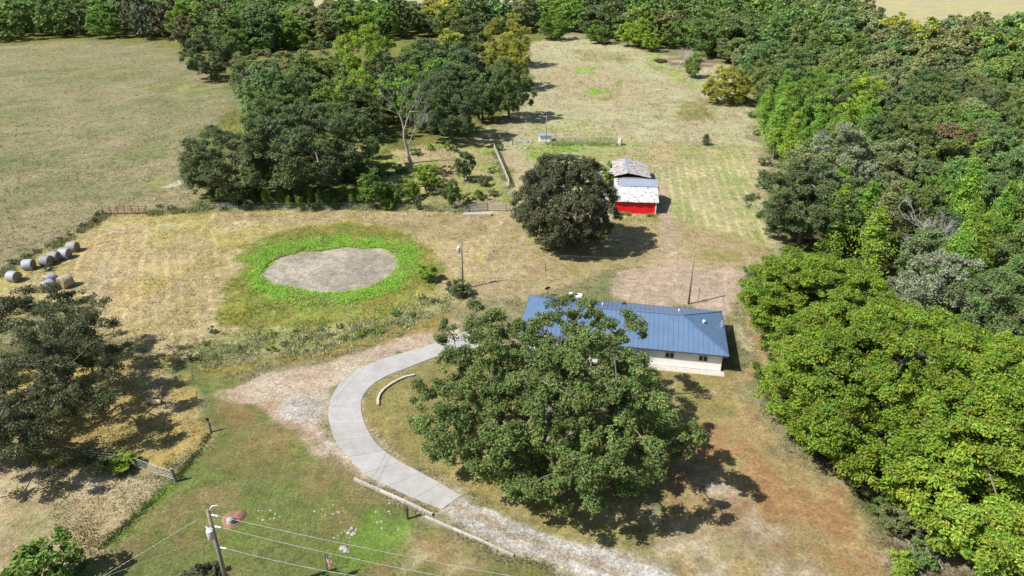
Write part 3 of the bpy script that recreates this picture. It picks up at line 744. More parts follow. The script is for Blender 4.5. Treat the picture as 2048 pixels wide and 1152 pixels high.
def foliage(rg, mc, zc, mr, nc, cr, nl, flat, up, ln, wd, outw=.6, spread=1.0):
    C_, own = [], []
    for i, m in enumerate(mc):
        d = rg.normal(size=(nc, 3)); d /= np.linalg.norm(d, axis=1, keepdims=True)
        o = np.array([m[0], m[1], (m[2] - zc) * 1.0]); o /= (np.linalg.norm(o) + 1e-6)
        d = d + o * outw + np.array([0, 0, .35]); d /= np.linalg.norm(d, axis=1, keepdims=True)
        s = mr * rg.uniform(.75, 1.2) * rg.uniform(.45, 1.0, (nc, 1))
        C_.append(m + d * s * np.array([1, 1, flat])); own += [i] * nc
    C_ = np.concatenate(C_)
    nC = len(C_)
    off = rg.normal(size=(nC, nl, 3)); off /= np.linalg.norm(off, axis=2, keepdims=True)
    off *= (rg.random((nC, nl, 1)) ** .45) * cr * spread * rg.uniform(.7, 1.25, (nC, 1, 1))
    nrm = off / cr * .7 + np.array([0, 0, up]) + rg.normal(size=off.shape) * .45
    off[:, :, 2] *= max(flat, .55)
    P = (C_[:, None, :] + off).reshape(-1, 3)
    V, F = leaf_arrays(rg, P, nrm.reshape(-1, 3), ln, wd)
    mv = rg.uniform(.82, 1.18, len(mc))[own]
    lv = (mv * rg.uniform(.85, 1.15, nC))[:, None] * rg.uniform(.72, 1.32, (nC, nl))
    lh = np.clip(rg.normal(.5, .2, (nC, 1)) + rg.normal(0, .13, (nC, nl)), 0, 1)
    return C_, V, F, lv.ravel(), lh.ravel()
def make_tree(name, seed, Rr, H, zlo, nm, mr, nc, cr, nl, ln, wd, flat=.8, up=.5, trunk_r=.35, irr=.22, bias=.45, twigs=False, lean=(0, 0), bark='bark', outw=.6, mc=None, split=True, zsplit=.6, k=6, sag=.12, drop=0.0):
    rg = np.random.default_rng(seed)
    zc = zlo + (H - zlo) * .38
    if mc is None: mc, zc = masses(rg, nm, Rr, H, zlo, mr, flat, irr, bias)
    C_, V, F, lv, lh = foliage(rg, mc, zc, mr, nc, cr, nl, flat, up, ln, wd, outw)
    th = max(zlo * .9, H * .22) * zsplit / .6
    nt = 5
    tr = [np.array([lean[0] * t + .12 * math.sin(3 * t + seed), lean[1] * t + .1 * math.cos(2.3 * t + seed), -.25 + (th + .25) * t]) for t in np.linspace(0, 1, nt)]
    tg = np.concatenate([mc, C_[::2]]) if twigs else mc - np.array([0, 0, drop])
    P0, P1, R0, R1 = grow(rg, tr, tg, .03 if twigs else .04, trunk_r, 1.3, sag)
    tV, tF = tubes_np(P0, P1, R0, R1, k)
    if split:
        tm = np_mesh('trunk', tV, tF, M[bark], smooth=True)
        cm = np_mesh('crown', V, F, M['leaf']); fattr(cm, 'lv', lv); fattr(cm, 'lh', lh)
        return tm, cm
    Va = np.concatenate([V, tV]); Fa = np.concatenate([F, tF + len(V)])
    cm = np_mesh(name, Va, Fa, [M['leaf'], M[bark]], mi=np.r_[np.zeros(len(F)), np.ones(len(tF))])
    fattr(cm, 'lv', np.r_[lv, np.ones(len(tF))]); fattr(cm, 'lh', np.r_[lh, np.full(len(tF), .5)])
    return cm
def make_cedar(seed, Rr, H, nl=4400, ln=.5, wd=.13, split=True, name='cedar_tree'):
    """conical evergreen of drooping sprays"""
    rg = np.random.default_rng(seed)
    ns = 90
    t = rg.random(ns) ** .75; az = rg.random(ns) * 6.283
    z = .06 * H + t * H * .94
    rad = Rr * (1 - t) ** .75 * rg.uniform(.6, 1.05, ns)
    P, Nn, own = [], [], []
    per = nl // ns
    for i in range(ns):
        u = rg.random(per) ** .7
        r = rad[i] * u + .05
        w = .16 * rad[i] + .12
        p = np.stack([np.cos(az[i]) * r, np.sin(az[i]) * r, z[i] + .35 * r - .05 * r * r], 1) + rg.normal(size=(per, 3)) * np.array([w, w, w * .7])
        P.append(p); Nn.append(np.stack([np.full(per, np.cos(az[i]) * .5), np.full(per, np.sin(az[i]) * .5), np.full(per, .8)], 1) + rg.normal(size=(per, 3)) * .4); own += [i] * per
    P = np.concatenate(P); Nn = np.concatenate(Nn)
    V, F = leaf_arrays(rg, P, Nn, ln, wd)
    lv = rg.uniform(.8, 1.2, ns)[own] * rg.uniform(.7, 1.3, len(P)); lh = np.clip(rg.normal(.5, .15, ns)[own] + rg.normal(0, .1, len(P)), 0, 1)
    pts = np.array([[0, 0, -.2], [0, 0, H * .5], [0.05, 0, H * .97]])
    tV, tF = tubes_np(pts[:-1], pts[1:], np.array([.05 * Rr + .06, .03 * Rr + .04]), np.array([.03 * Rr + .04, .02]), 6)
    if split:
        cm = np_mesh('crown', V, F, M['leaf']); fattr(cm, 'lv', lv); fattr(cm, 'lh', lh)
        return np_mesh('trunk', tV, tF, M['bark'], smooth=True), cm
    cm = np_mesh(name, np.concatenate([V, tV]), np.concatenate([F, tF + len(V)]), [M['leaf'], M['bark']], mi=np.r_[np.zeros(len(F)), np.ones(len(tF))])
    fattr(cm, 'lv', np.r_[lv, np.ones(len(tF))]); fattr(cm, 'lh', np.r_[lh, np.full(len(tF), .5)])
    return cm
def make_dead(seed, H, spreadr, depth=4, trunk_r=.28, mat='bark_pale', fan=.55, lean=(0, 0), nb=(2, 4)):
    rg = np.random.default_rng(seed)
    P0, P1, R0, R1 = [], [], [], []
    def br(p, d, L, r, lev):
        n = 4; q = p.copy(); rr = r
        pts = [q.copy()]; 
        for i in range(n):
            d = d + rg.normal(size=3) * .16 + np.array([0, 0, .05]); d /= np.linalg.norm(d)
            q2 = q + d * L / n; r2 = max(rr * .84, .012)
            P0.append(q.copy()); P1.append(q2.copy()); R0.append(rr); R1.append(r2)
            q = q2; rr = r2; pts.append(q.copy())
        if lev <= 0: return
        for k in range(rg.integers(nb[0], nb[1] + 1) + (1 if lev == depth else 0)):
            s = pts[rg.integers(2, n + 1)] if k else pts[-1]
            a = rg.normal(size=3); a -= a.dot(d) * d; a /= np.linalg.norm(a)
            nd_ = d + a * fan * rg.uniform(.7, 1.6); nd_ /= np.linalg.norm(nd_)
            br(s, nd_, L * rg.uniform(.5, .85), rr * rg.uniform(.55, .8), lev - 1)
    d0 = np.array([lean[0], lean[1], 1.0]); d0 /= np.linalg.norm(d0)
    br(np.array([0, 0, -.2]), d0, H * .42, trunk_r, depth)
    V, F = tubes_np(np.array(P0), np.array(P1), np.array(R0), np.array(R1), 5)
    V[:, :2] *= spreadr
    return V, F

LEAF = dict(dark=(.090, .124, .047), oak=(.108, .160, .048), mid=(.118, .186, .044), green=(.128, .222, .036), lime=(.205, .305, .034), yellow=(.26, .275, .042),
            grey=(.205, .235, .14), brown=(.175, .138, .064), cedar=(.132, .228, .030), dull=(.155, .180, .070), walnut=(.158, .246, .024), olive=(.098, .102, .052), bigoak=(.132, .190, .050), barnoak=(.112, .120, .060), leftoak=(.100, .118, .050))
cr_rng = np.random.default_rng(99)
def colour(o, key, jit=.12):
    k = cr_rng.uniform(1 - jit, 1 + jit); hshift = cr_rng.uniform(1 - jit * .6, 1 + jit * .6)
    c = LEAF[key]
    o.color = (c[0] * k * hshift, c[1] * k, c[2] * k / hshift, 1)
def plant_tree(name, meshes, px=None, py=None, label='', cat='tree', group=None, key='dark', scale=(1, 1, 1), rz=None, xy=None, jit=.08, gain=1.0):
    x, y = W(px, py) if xy is None else xy
    rz = cr_rng.uniform(0, 6.28) if rz is None else rz
    t = empty(name, (x, y, float(gz(x, y)) - .05), rz, label, cat, group)
    t.scale = scale
    link('trunk', meshes[0], t)
    c = link('crown', meshes[1], t); colour(c, key, jit); c.color = [v * gain for v in c.color[:3]] + [1]
    return t

def project(x, y, z):
    dy = y; dz = z - CAM_H
    f_ = dy * math.cos(PITCH) - dz * math.sin(PITCH); u = dy * math.sin(PITCH) + dz * math.cos(PITCH)
    return 1024 + FPX * x / f_, 576 - FPX * u / f_
def in_poly(P, x, y):
    P = np.array(P, float); ins = False
    for (ax, ay), (bx_, by_) in zip(P, np.roll(P, -1, 0)):
        if (ay > y) != (by_ > y) and x < (bx_ - ax) * (y - ay) / (by_ - ay) + ax: ins = not ins
    return ins
# ---- the great oak in the drive's curve
OAK_AT = W(1092, 918)
OAK_OUTLINE = [(835, 705), (880, 650), (930, 615), (1000, 612), (1050, 655), (1085, 610), (1150, 602), (1210, 622), (1280, 655), (1295, 700), (1285, 745), (1325, 790), (1380, 845), (1402, 895), (1335, 925), (1285, 965), (1225, 1010), (1120, 1015), (1035, 985), (985, 945), (880, 915), (832, 860), (840, 790)]
omc, _ = masses(np.random.default_rng(12), 400, 16.8, 16.4, 1.6, 1.45, .8, .10, .32)
omc = np.array([m for m in omc if in_poly(OAK_OUTLINE, *project(OAK_AT[0] + m[0], OAK_AT[1] + m[1], m[2]))])
big = make_tree('oak_tree', 12, 15.4, 16.6, 1.6, 235, 1.25, 9, .54, 54, .28, .165, flat=.8, up=.6, trunk_r=.8, twigs=True, zsplit=.5, outw=.4, mc=omc)
plant_tree('oak_tree', big, 1092, 918, 'huge spreading green oak in the curve of the concrete drive', key='bigoak', rz=0, jit=0)
print('OAK masses', len(omc))
# ---- open oak at the left edge
lo_t = make_tree('oak_tree', 23, 15.0, 12.0, 2.4, 190, 1.45, 10, .68, 44, .28, .16, flat=.6, up=.3, trunk_r=.62, irr=.4, bias=.4, twigs=True)
plant_tree('oak_tree', lo_t, 18, 856, 'open crowned dark oak shading the golden grass near the silver gate', key='leftoak', rz=1.9, jit=0)
# ---- dense oak by the barn
bo = make_tree('oak_tree', 31, 8.8, 16.4, 1.0, 190, 1.5, 11, .58, 42, .31, .19, flat=.9, up=.5, trunk_r=.5, irr=.10, bias=.55, outw=.9)
plant_tree('oak_tree', bo, 1128, 494, 'dense rounded dark oak beside the red barn', key='barnoak', rz=.3, jit=0)
# ---- walnuts at the right of the house
wal = make_tree('walnut_tree', 41, 15.2, 13.5, .8, 360, 1.75, 12, .66, 50, .28, .175, flat=.6, up=.8, sag=0, drop=1.1, trunk_r=.45, irr=.07, bias=.66, zsplit=.3)
wal2 = make_tree('walnut_tree', 43, 10.8, 12.2, .8, 210, 1.6, 12, .62, 48, .28, .175, flat=.6, up=.8, sag=0, drop=1.1, trunk_r=.4, irr=.08, bias=.66, zsplit=.3)
plant_tree('walnut_tree', wal, 1795, 868, 'broad lime green walnut overhanging the orange lawn beside the house', key='walnut', rz=.6, jit=0)
plant_tree('walnut_tree', wal2, 1625, 668, 'lime green walnut behind the blue roofed house corner', key='walnut', rz=2.2, jit=0, scale=(1, 1, .95))
plant_tree('walnut_tree', wal2, 2010, 900, 'lime green walnut at the wood edge behind the broad walnut', key='walnut', rz=4.0, jit=.05, scale=(1.05, 1.05, 1.05))
elm = make_tree('elm_tree', 47, 7.0, 9.5, 1.2, 70, 1.5, 11, .68, 52, .36, .18, flat=.7, up=.6, trunk_r=.26, irr=.2, bias=.5, zsplit=.5, sag=0, drop=.7)
plant_tree('elm_tree', elm, 1925, 1075, 'yellowish green elm above the brush pile with a bare pale trunk', key='lime', rz=.2, jit=0, scale=(1.05, 1.05, 1.05))
plant_tree('elm_tree', elm, 2060, 1010, 'lime elm at the foot of the broad walnut', key='lime', rz=2.9, jit=.05)

# ---- prototypes of the woods
P_OAK = [make_tree('oak_tree', 100 + i, 5.0, 11.5, 1.2, 40, 1.4, 8, .6, 34, .38, .25, flat=.85, up=.75, trunk_r=.24, irr=.25, bias=.5) for i in range(4)]
P_ELM = [make_tree('elm_tree', 130 + i, 4.6, 12.0, 1.2, 38, 1.2, 8, .58, 32, .37, .22, flat=.75, up=.75, trunk_r=.2, irr=.35, bias=.45) for i in range(3)]
P_CED = [make_cedar(160 + i, 2.9, 9.5) for i in range(3)]
F_OAK = [make_tree('oak_tree', 200 + i, 5.2, 11.5, 1.0, 26, 1.55, 7, .78, 24, .62, .42, flat=.85, up=.75, trunk_r=.24, irr=.25, bias=.5, split=False, k=4) for i in range(3)]
F_ELM = [make_tree('elm_tree', 230 + i, 4.8, 12.0, 1.0, 26, 1.35, 7, .72, 24, .58, .38, flat=.75, up=.75, trunk_r=.2, irr=.35, bias=.45, split=False, k=4) for i in range(3)]
F_CED = [make_cedar(260 + i, 2.9, 9.5, 1500, .8, .32, split=False) for i in range(2)]
P_BIG = [make_tree('oak_tree', 300 + i, 9.0, 16.0, 1.6, 84, 1.7, 11, .68, 44, .37, .23, flat=.85, up=.7, trunk_r=.45, irr=.28, bias=.48) for i in range(3)]
P_SHR = [make_tree('shrub', 330 + i, 1.0, 1.5, .1, 10, .34, 6, .18, 26, .16, .08, flat=.9, up=.4, trunk_r=.05, irr=.3, bias=.4, split=False, k=4) for i in range(3)]
P_SAP = [make_tree('sapling', 350 + i, 1.9, 4.6, .5, 22, .55, 7, .3, 26, .24, .13, flat=.9, up=.4, trunk_r=.08, irr=.3, bias=.4) for i in range(3)]

# ---- trees one can tell apart: (kind, base px, base py, crown radius m, height m, colour, label)
def sized(proto, r0, h0, r, h): return (r / r0, r / r0, h / h0)
NAMED = [
 ('big', 468, 396, 9.5, 14.5, 'dark', 'dark spreading oak at the pasture end of the grove behind the dry pond'),
 ('big', 606, 392, 11.5, 17.5, 'dark', 'largest dark oak in the grove behind the dry pond'),
 ('big', 690, 352, 8.5, 14.5, 'oak', 'dark oak between the largest grove oak and the bare white tree'),
 ('big', 560, 318, 9.0, 15.0, 'oak', 'dark oak rising behind the largest grove oak'),
 ('oak', 425, 160, 8.5, 16.5, 'dark', 'rounded dark oak at the far corner of the dry pasture'),
 ('elm', 470, 128, 6.5, 14.0, 'mid', 'green elm behind the rounded oak at the pasture corner'),
 ('elm', 520, 172, 7.5, 13.0, 'dull', 'dull yellowish elm above the grey bare tree by the pasture'),
 ('elm', 595, 190, 9.0, 15.0, 'dull', 'yellow tipped elm between the grey bare tree and the tall lime tree'),
 ('big', 735, 188, 10.5, 21.5, 'lime', 'tall bright lime green tree over the wooded grove'),
 ('elm', 655, 160, 7.0, 15.0, 'oak', 'dark elm beside the tall bright lime tree'),
 ('big', 725, 258, 6.8, 14.5, 'lime', 'yellow green tree with bare trunk in front of the tall lime tree'),
 ('oak', 640, 232, 7.0, 12.5, 'oak', 'green oak behind the grove of dark oaks'),
 ('oak', 800, 222, 7.0, 13.5, 'oak', 'green oak behind the bare white tree'),
 ('big', 905, 282, 8.5, 16.0, 'dark', 'dense dark oak to the right of the bare white tree'),
 ('big', 862, 262, 7.5, 14.5, 'oak', 'dark oak just behind the bare white tree'),
 ('oak', 965, 245, 5.5, 12.0, 'oak', 'small dark oak beside the wooden pen fence'),
 ('big', 1018, 238, 7.0, 15.5, 'oak', 'dark oak with a clear trunk at the meadow edge above the pens'),
 ('oak', 925, 205, 7.5, 13.0, 'mid', 'green oak in the middle of the grove beside the meadow'),
 ('oak', 850, 165, 8.5, 16.0, 'dark', 'dark oak beside the small pale clearing in the grove'),
 ('oak', 940, 125, 9.5, 18.0, 'dark', 'broad dark oak above the small pale clearing in the grove'),
 ('oak', 905, 80, 9.5, 16.0, 'mid', 'green oak at the back of the grove beyond the pale clearing'),
 ('oak', 985, 180, 7.5, 13.0, 'dull', 'dull green oak below the yellow elms on the meadow edge'),
 ('big', 1015, 178, 7.8, 16.5, 'yellow', 'yellow elm standing at the left edge of the dry meadow'),
 ('big', 1012, 132, 9.5, 17.5, 'yellow', 'larger yellow elm further along the left edge of the dry meadow'),
 ('oak', 1103, 80, 7.0, 13.0, 'green', 'bright green tree with dark shade on top of the dry meadow'),
 ('oak', 1195, 87, 6.0, 11.0, 'green', 'green round tree at the upper meadow edge beside the tree belt'),
 ('oak', 1255, 93, 6.0, 11.0, 'lime', 'lime tree, first of three in a row behind the meadow'),
 ('oak', 1282, 97, 6.5, 13.0, 'lime', 'taller lime tree, second of three in a row behind the meadow'),
 ('elm', 1300, 104, 4.8, 9.5, 'lime', 'small lime tree in front of two others behind the meadow'),
 ('oak', 1412, 112, 9.5, 19.0, 'mid', 'tall green tree behind the far pond'),
 ('elm', 1350, 98, 6.0, 12.5, 'green', 'green tree left of the tall tree behind the far pond'),
 ('elm', 1453, 127, 5.5, 10.5, 'dull', 'yellowish thin tree at the right end of the far pond'),
 ('elm', 1387, 156, 4.4, 9.5, 'green', 'small green tree in front of the far pond'),
 ('big', 1455, 208, 7.4, 11.5, 'yellow', 'wide yellow green tree where the wood meets the meadow'),
 ('big', 1600, 486, 8.8, 13.5, 'dark', 'dark oak at the wood edge beside the mown field'),
 ('big', 1668, 402, 8.0, 14.5, 'grey', 'grey green oak just inside the wood beside the mown field'),
 ('big', 1850, 690, 6.8, 13.0, 'grey', 'silvery leaved tree in the wood behind the lime walnuts'),
 ('big', 1958, 738, 7.0, 12.5, 'oak', 'dark glossy tree next to the silvery tree in the wood'),
 ('oak', 1875, 352, 5.5, 12.5, 'brown', 'brown leaved tree in the middle of the right hand wood'),
 ('oak', 1905, 372, 4.6, 11.5, 'brown', 'smaller reddish brown tree beside the brown leaved one'),
 ('oak', 1655, 270, 4.8, 11.5, 'olive', 'small grey dark tree amid bright green cedars in the wood'),
]
PROT = dict(big=(P_BIG, 9.0, 16.0), oak=(P_OAK, 5.0, 11.5), elm=(P_ELM, 4.6, 12.0))
NAMEOF = dict(big='oak_tree', oak='oak_tree', elm='elm_tree')
taken = [(*W(1795, 868), 13), (*W(1625, 668), 9), (*W(2010, 900), 9), (*W(1925, 1075), 5), (*W(2060, 1010), 5), (*W(1815, 545), 3.5)]
for i, (kd, px, py, r, h, key, lab) in enumerate(NAMED):
    ms, r0, h0 = PROT[kd]
    t = plant_tree(NAMEOF[kd], ms[(i + 1) % len(ms)], px, py, lab, key=key, scale=sized(ms, r0, h0, r, h), jit=.04, gain=1.2)
    taken.append((t.location.x, t.location.y, r * .75))

# ---- the woods, tree by tree
def scatter(P, spacing, rg):
    x0, y0 = P.min(0); x1, y1 = P.max(0)
    n = int((x1 - x0) * (y1 - y0) / (spacing * spacing) * 14)
    X = rg.uniform(x0, x1, n); Y = rg.uniform(y0, y1, n)
    k = sdf(P, X, Y) < 0
    X, Y = X[k], Y[k]
    out = []; grid = {}
    g = spacing
    for x, y in zip(X, Y):
        if any((x - a) ** 2 + (y - b) ** 2 < r * r for a, b, r in taken): continue
        i, j = int(x // g), int(y // g)
        ok = True
        for a in (-1, 0, 1):
            for b in (-1, 0, 1):
                for q in grid.get((i + a, j + b), ()):
                    if (q[0] - x) ** 2 + (q[1] - y) ** 2 < g * g: ok = False
        if ok: grid.setdefault((i, j), []).append((x, y)); out.append((x, y))
    return out
SEEDS = [  # px, py of the crown tops -> kind, colour
 (1480, 240, 'oak', 'dark'), (1500, 180, 'oak', 'oak'), (1560, 215, 'cedar', 'cedar'), (1600, 260, 'cedar', 'cedar'), (1650, 190, 'oak', 'green'), (1700, 235, 'cedar', 'cedar'), (1700, 190, 'elm', 'lime'), (1530, 300, 'elm', 'green'),
 (1590, 330, 'elm', 'dull'), (1560, 380, 'oak', 'dark'), (1640, 430, 'oak', 'dark'), (1720, 330, 'oak', 'mid'), (1780, 310, 'oak', 'dull'), (1790, 260, 'oak', 'oak'), (1860, 290, 'oak', 'oak'), (1950, 280, 'oak', 'mid'), (2020, 300, 'oak', 'oak'),
 (1700, 400, 'cedar', 'cedar'), (1740, 450, 'cedar', 'cedar'), (1720, 500, 'cedar', 'cedar'), (1880, 430, 'oak', 'dark'), (1960, 470, 'cedar', 'cedar'), (2020, 420, 'cedar', 'cedar'), (1990, 560, 'cedar', 'cedar'), (1900, 520, 'cedar', 'cedar'), (2040, 520, 'oak', 'mid'),
 (1960, 640, 'oak', 'dull'), (2030, 700, 'oak', 'dark'), (1560, 120, 'oak', 'oak'), (1620, 90, 'oak', 'oak'), (1700, 120, 'oak', 'mid'), (1780, 140, 'oak', 'dull'), (1850, 150, 'oak', 'oak'), (1900, 110, 'elm', 'dull'), (2000, 120, 'oak', 'mid'), (1950, 200, 'oak', 'dark'), (2040, 190, 'oak', 'oak'),
 (1560, 50, 'oak', 'mid'), (1650, 40, 'oak', 'oak'), (1740, 60, 'elm', 'dull'), (1770, 55, 'oak', 'yellow'), (1480, 60, 'oak', 'oak'), (1450, 30, 'oak', 'mid'), (1350, 30, 'oak', 'oak'), (1250, 40, 'oak', 'mid'), (1200, 50, 'oak', 'dark'), (1130, 40, 'elm', 'green'), (1620, 10, 'elm', 'dull'),
 (40, 30, 'elm', 'mid'), (20, 60, 'oak', 'oak'), (110, 30, 'oak', 'oak'), (180, 50, 'oak', 'dark'), (250, 40, 'oak', 'olive'), (330, 55, 'oak', 'olive'), (200, 5, 'elm', 'green'), (350, 10, 'elm', 'green'), (450, 20, 'oak', 'oak'), (500, 25, 'elm', 'dull'), (560, 20, 'oak', 'oak'), (480, 60, 'oak', 'mid'), (560, 70, 'oak', 'oak'), (600, 40, 'elm', 'green'), (640, 30, 'elm', 'dull'), (640, 90, 'oak', 'mid'),
 (700, 20, 'elm', 'mid'), (770, 30, 'elm', 'green'), (830, 20, 'elm', 'dull'), (870, 10, 'elm', 'yellow'), (850, 50, 'oak', 'dark'), (930, 30, 'oak', 'dark'), (1000, 10, 'oak', 'oak'), (1050, 30, 'elm', 'dull'), (760, 60, 'oak', 'dark')]
SP = np.array([(a, b) for a, b, *_ in SEEDS], float)
CAND = []
def fill(P, spacing, where, group, sc=(.9, 1.25), seed=1):
    rg = np.random.default_rng(seed)
    for x, y in scatter(P, spacing, rg):
        px, py = project(x, y, 9)
        if not (-90 < px < 2140 and -40 < py < 1250): continue
        dist = np.hypot(SP[:, 0] - px, (SP[:, 1] - py) * 1.3) * rg.uniform(.6, 1.4, len(SP))
        j = int(np.argmin(dist)); kd, key = SEEDS[j][2], SEEDS[j][3]
        if rg.random() < .13: key = ['dull', 'mid', 'green', 'oak'][rg.integers(4)]
        CAND.append((math.hypot(x, y), x, y, kd, key, rg.uniform(*sc), spacing, where, group, int(rg.integers(1 << 30))))
fill(poly([(1478, 140), (1515, 215), (1530, 290), (1560, 380), (1590, 480), (1650, 520), (1720, 560), (1800, 600), (1880, 660), (1960, 760), (2060, 830), (2200, 820), (2300, 560), (2300, 240), (1900, 175), (1600, 125)]), 6.0, 'in the dense wood beside the mown field', 'trees of the right hand wood', seed=4)
fill(poly([(1600, 125), (1900, 175), (2300, 240), (2350, 92), (2060, 84), (1860, 98), (1775, 90), (1715, 62), (1690, 30), (1400, 22), (1150, 30), (1060, 40), (1062, 60), (1140, 66), (1200, 80), (1330, 92), (1440, 108), (1478, 135)]), 9.0, 'in the distant wood behind the meadow and far pond', 'trees of the distant wood', seed=5)
fill(poly([(-250, 84), (0, 84), (100, 78), (220, 76), (330, 84), (400, 108), (470, 120), (660, 90), (900, 70), (1060, 66), (1060, 46), (900, 44), (620, 44), (540, 26), (400, 16), (-250, -4)]), 9.6, 'in the tree belt behind the dry pasture', 'trees of the belt behind the pasture', seed=6)
fill(poly([(480, 200), (560, 200), (640, 190), (700, 230), (760, 210), (840, 150), (900, 130), (960, 200), (900, 230), (840, 235), (760, 270), (690, 300), (600, 270), (500, 250)]), 8.0, 'in the grove between pasture and meadow', 'trees of the middle grove', seed=7)

# landmarks that tell a tree of the woods from its fellows
MARKS = [(*W(n[1], n[2]), n[6]) for n in NAMED] + [(*W(1815, 545), 'bare pale tree with fanned branches'), (*W(1795, 868), 'broad lime green walnut'), (*W(1625, 668), 'walnut behind the house corner'), (*W(497, 236), 'grey bare tree at the pasture edge'), (*W(1357, 134), 'small bare tree in the far pond')]
WOODEDGE = np.array([W(*p) for p in [(1465, 135), (1505, 215), (1520, 290), (1548, 380), (1575, 490)]])
PASTEDGE = np.array([W(*p) for p in [(-250, 84), (0, 84), (100, 78), (220, 76), (330, 84), (400, 108)]])
MEADEDGE = np.array([W(*p) for p in [(1140, 70), (1200, 82), (1330, 96), (1440, 112)]])
FARFIELD = np.array([W(*p) for p in [(1715, 34), (1780, 56), (1860, 62), (2100, 46)]])
def shorten(l):
    for w in (' at ', ' in ', ' beside ', ' behind ', ' between ', ' above ', ' over ', ' where ', ' standing ', ' further ', ' with ', ' on ', ' just ', ' rising ', ' of ', ', ', ' amid ', ' next ', ' to ', ' left '):
        k = l.find(w)
        if k > 0: l = l[:k]
    return l
CAND.sort(key=lambda c: c[0])
quota = dict(oak=300 - sum(1 for n in NAMED if n[0] != 'elm') - 3, elm=280, cedar=280)
rest = []
for (d, x, y, kd, key, s, spacing, where, group, sd) in CAND:
    if quota[kd] <= 0: rest.append((x, y, kd, key, s * spacing / 7.5, sd)); continue
    quota[kd] -= 1
    rg = np.random.default_rng(sd)
    near = d < 250
    size = 'small ' if s < .98 else 'large ' if s > 1.17 else ''
    if kd == 'cedar':
        nm, protos, what = 'cedar_tree', (P_CED if near else F_CED), 'bright green feathery cedar'; s *= 1.2
    elif kd == 'elm':
        nm, protos, what = 'elm_tree', (P_ELM if near else F_ELM), {'lime': 'lime green', 'yellow': 'yellowish', 'dull': 'dull yellowish green', 'mid': 'mid green', 'green': 'bright green', 'oak': 'deep green'}.get(key, 'green') + ' loose crowned elm'; s *= spacing / 6.6
    else:
        nm, protos, what = 'oak_tree', (P_OAK if near else F_OAK), {'dark': 'dark green', 'oak': 'deep green', 'mid': 'mid green', 'green': 'bright green', 'dull': 'dull olive green', 'yellow': 'yellowish', 'olive': 'greyish dark'}.get(key, 'green') + ' rounded oak'; s *= spacing / 6.6
    what = size + what
    mk = min(MARKS, key=lambda m: (m[0] - x) ** 2 + (m[1] - y) ** 2); md = math.hypot(mk[0] - x, mk[1] - y)
    X1, Y1 = np.array([x]), np.array([y])
    if md < 17: lab = what + ' next to the ' + shorten(mk[2])
    elif lsdf(WOODEDGE, X1, Y1, 30)[0] < 9: lab = what + ' on the wood edge along the mown field'
    elif lsdf(PASTEDGE, X1, Y1, 30)[0] < 13: lab = what + ' in the front of the belt behind the dry pasture'
    elif lsdf(MEADEDGE, X1, Y1, 30)[0] < 14: lab = what + ' in the front of the wood behind the dry meadow'
    elif lsdf(FARFIELD, X1, Y1, 40)[0] < 22: lab = what + ' on the wood edge before the far golden field'
    else: lab = what + ' ' + where
    lab = ' '.join(lab.split()[:16])
    pr = protos[rg.integers(len(protos))]
    scl = (s, s, s * rg.uniform(.88, 1.12) * min(1.0, 7.5 / spacing) ** .5)
    if near: plant_tree(nm, pr, label=lab, group=lab, key=key, scale=scl, xy=(x, y), jit=.22, gain=1.38)
    else:
        t = link(nm, pr, None, (x, y, float(gz(x, y)) - .2), (0, 0, rg.uniform(0, 6.28))); t.scale = scl
        colour(t, key, .22); tag(t, lab, 'tree', lab); t.color = [v * 1.38 for v in t.color[:3]] + [1]
# the farthest trees read as one mass
if rest:
    fa = []
    for i in range(4):
        rg = np.random.default_rng(700 + i)
        mc, zc = masses(rg, 18, 5.2, 11.5, 1.0, 1.7, .85, .25, .55)
        fa.append(foliage(rg, mc, zc, 1.7, 5, .85, 7, .85, .6, 1.2, .9)[1:4])
    VV, CC = [], []
    for (x, y, kd, key, s, sd) in rest:
        rg = np.random.default_rng(sd); V, F, lv = fa[rg.integers(4)]
        a = rg.uniform(0, 6.28); ca, sa = math.cos(a) * s, math.sin(a) * s
        VV.append(np.stack([V[:, 0] * ca - V[:, 1] * sa + x, V[:, 0] * sa + V[:, 1] * ca + y, V[:, 2] * s * rg.uniform(.85, 1.05) + float(gz(x, y))], 1))
        k = rg.uniform(.8, 1.2); hs = rg.uniform(.87, 1.13)
        CC.append(1.38 * lv[:, None] * np.array(LEAF[key]) * np.array((k * hs, k, k / hs)))
    VV = np.concatenate(VV); CC = np.concatenate(CC)
    fm_ = np_mesh('distant_wood', VV, np.arange(len(VV)).reshape(-1, 4), M['grass']); cattr(fm_, 'Col', CC, 'FACE')
    tag(link('distant_wood', fm_), kind='stuff', label='far off mass of treetops along the skyline')
print('INDIVIDUAL', len(CAND) - len(rest), 'FAR', len(rest), quota)

# ---- bare trees
for (px, py, seed, H, sp, lab, fan, lean, depth, tr) in (
    (822, 326, 5, 19.5, .9, 'tall bare white tree with broken limbs in front of the grove', .5, (-.12, 0), 5, .55),
    (497, 236, 9, 13.5, 1.0, 'grey bare tree at the pasture edge behind the largest oaks', .65, (.05, 0), 5, .26),
    (1357, 134, 13, 9.0, 1.1, 'small bare grey tree standing in the far pond', .7, (0, 0), 5, .22),
    (1815, 545, 17, 11.5, 1.5, 'bare pale tree with fanned branches among the cedars', .55, (0, 0), 5, .2)):
    x, y = W(px, py)
    V, F = make_dead(seed, H, sp, depth, tr, fan=fan, lean=lean, nb=(3, 4) if depth == 4 else (2, 4))
    o = link('dead_tree', np_mesh('dead_tree', V, F, M['bark_pale'], smooth=True), None, (x, y, float(gz(x, y))))
    tag(o, lab, 'dead tree')
V, F = make_dead(77, 4.2, 1.2, 3, .24, fan=.6, lean=(-.3, .1))
x, y = W(1880, 1098)
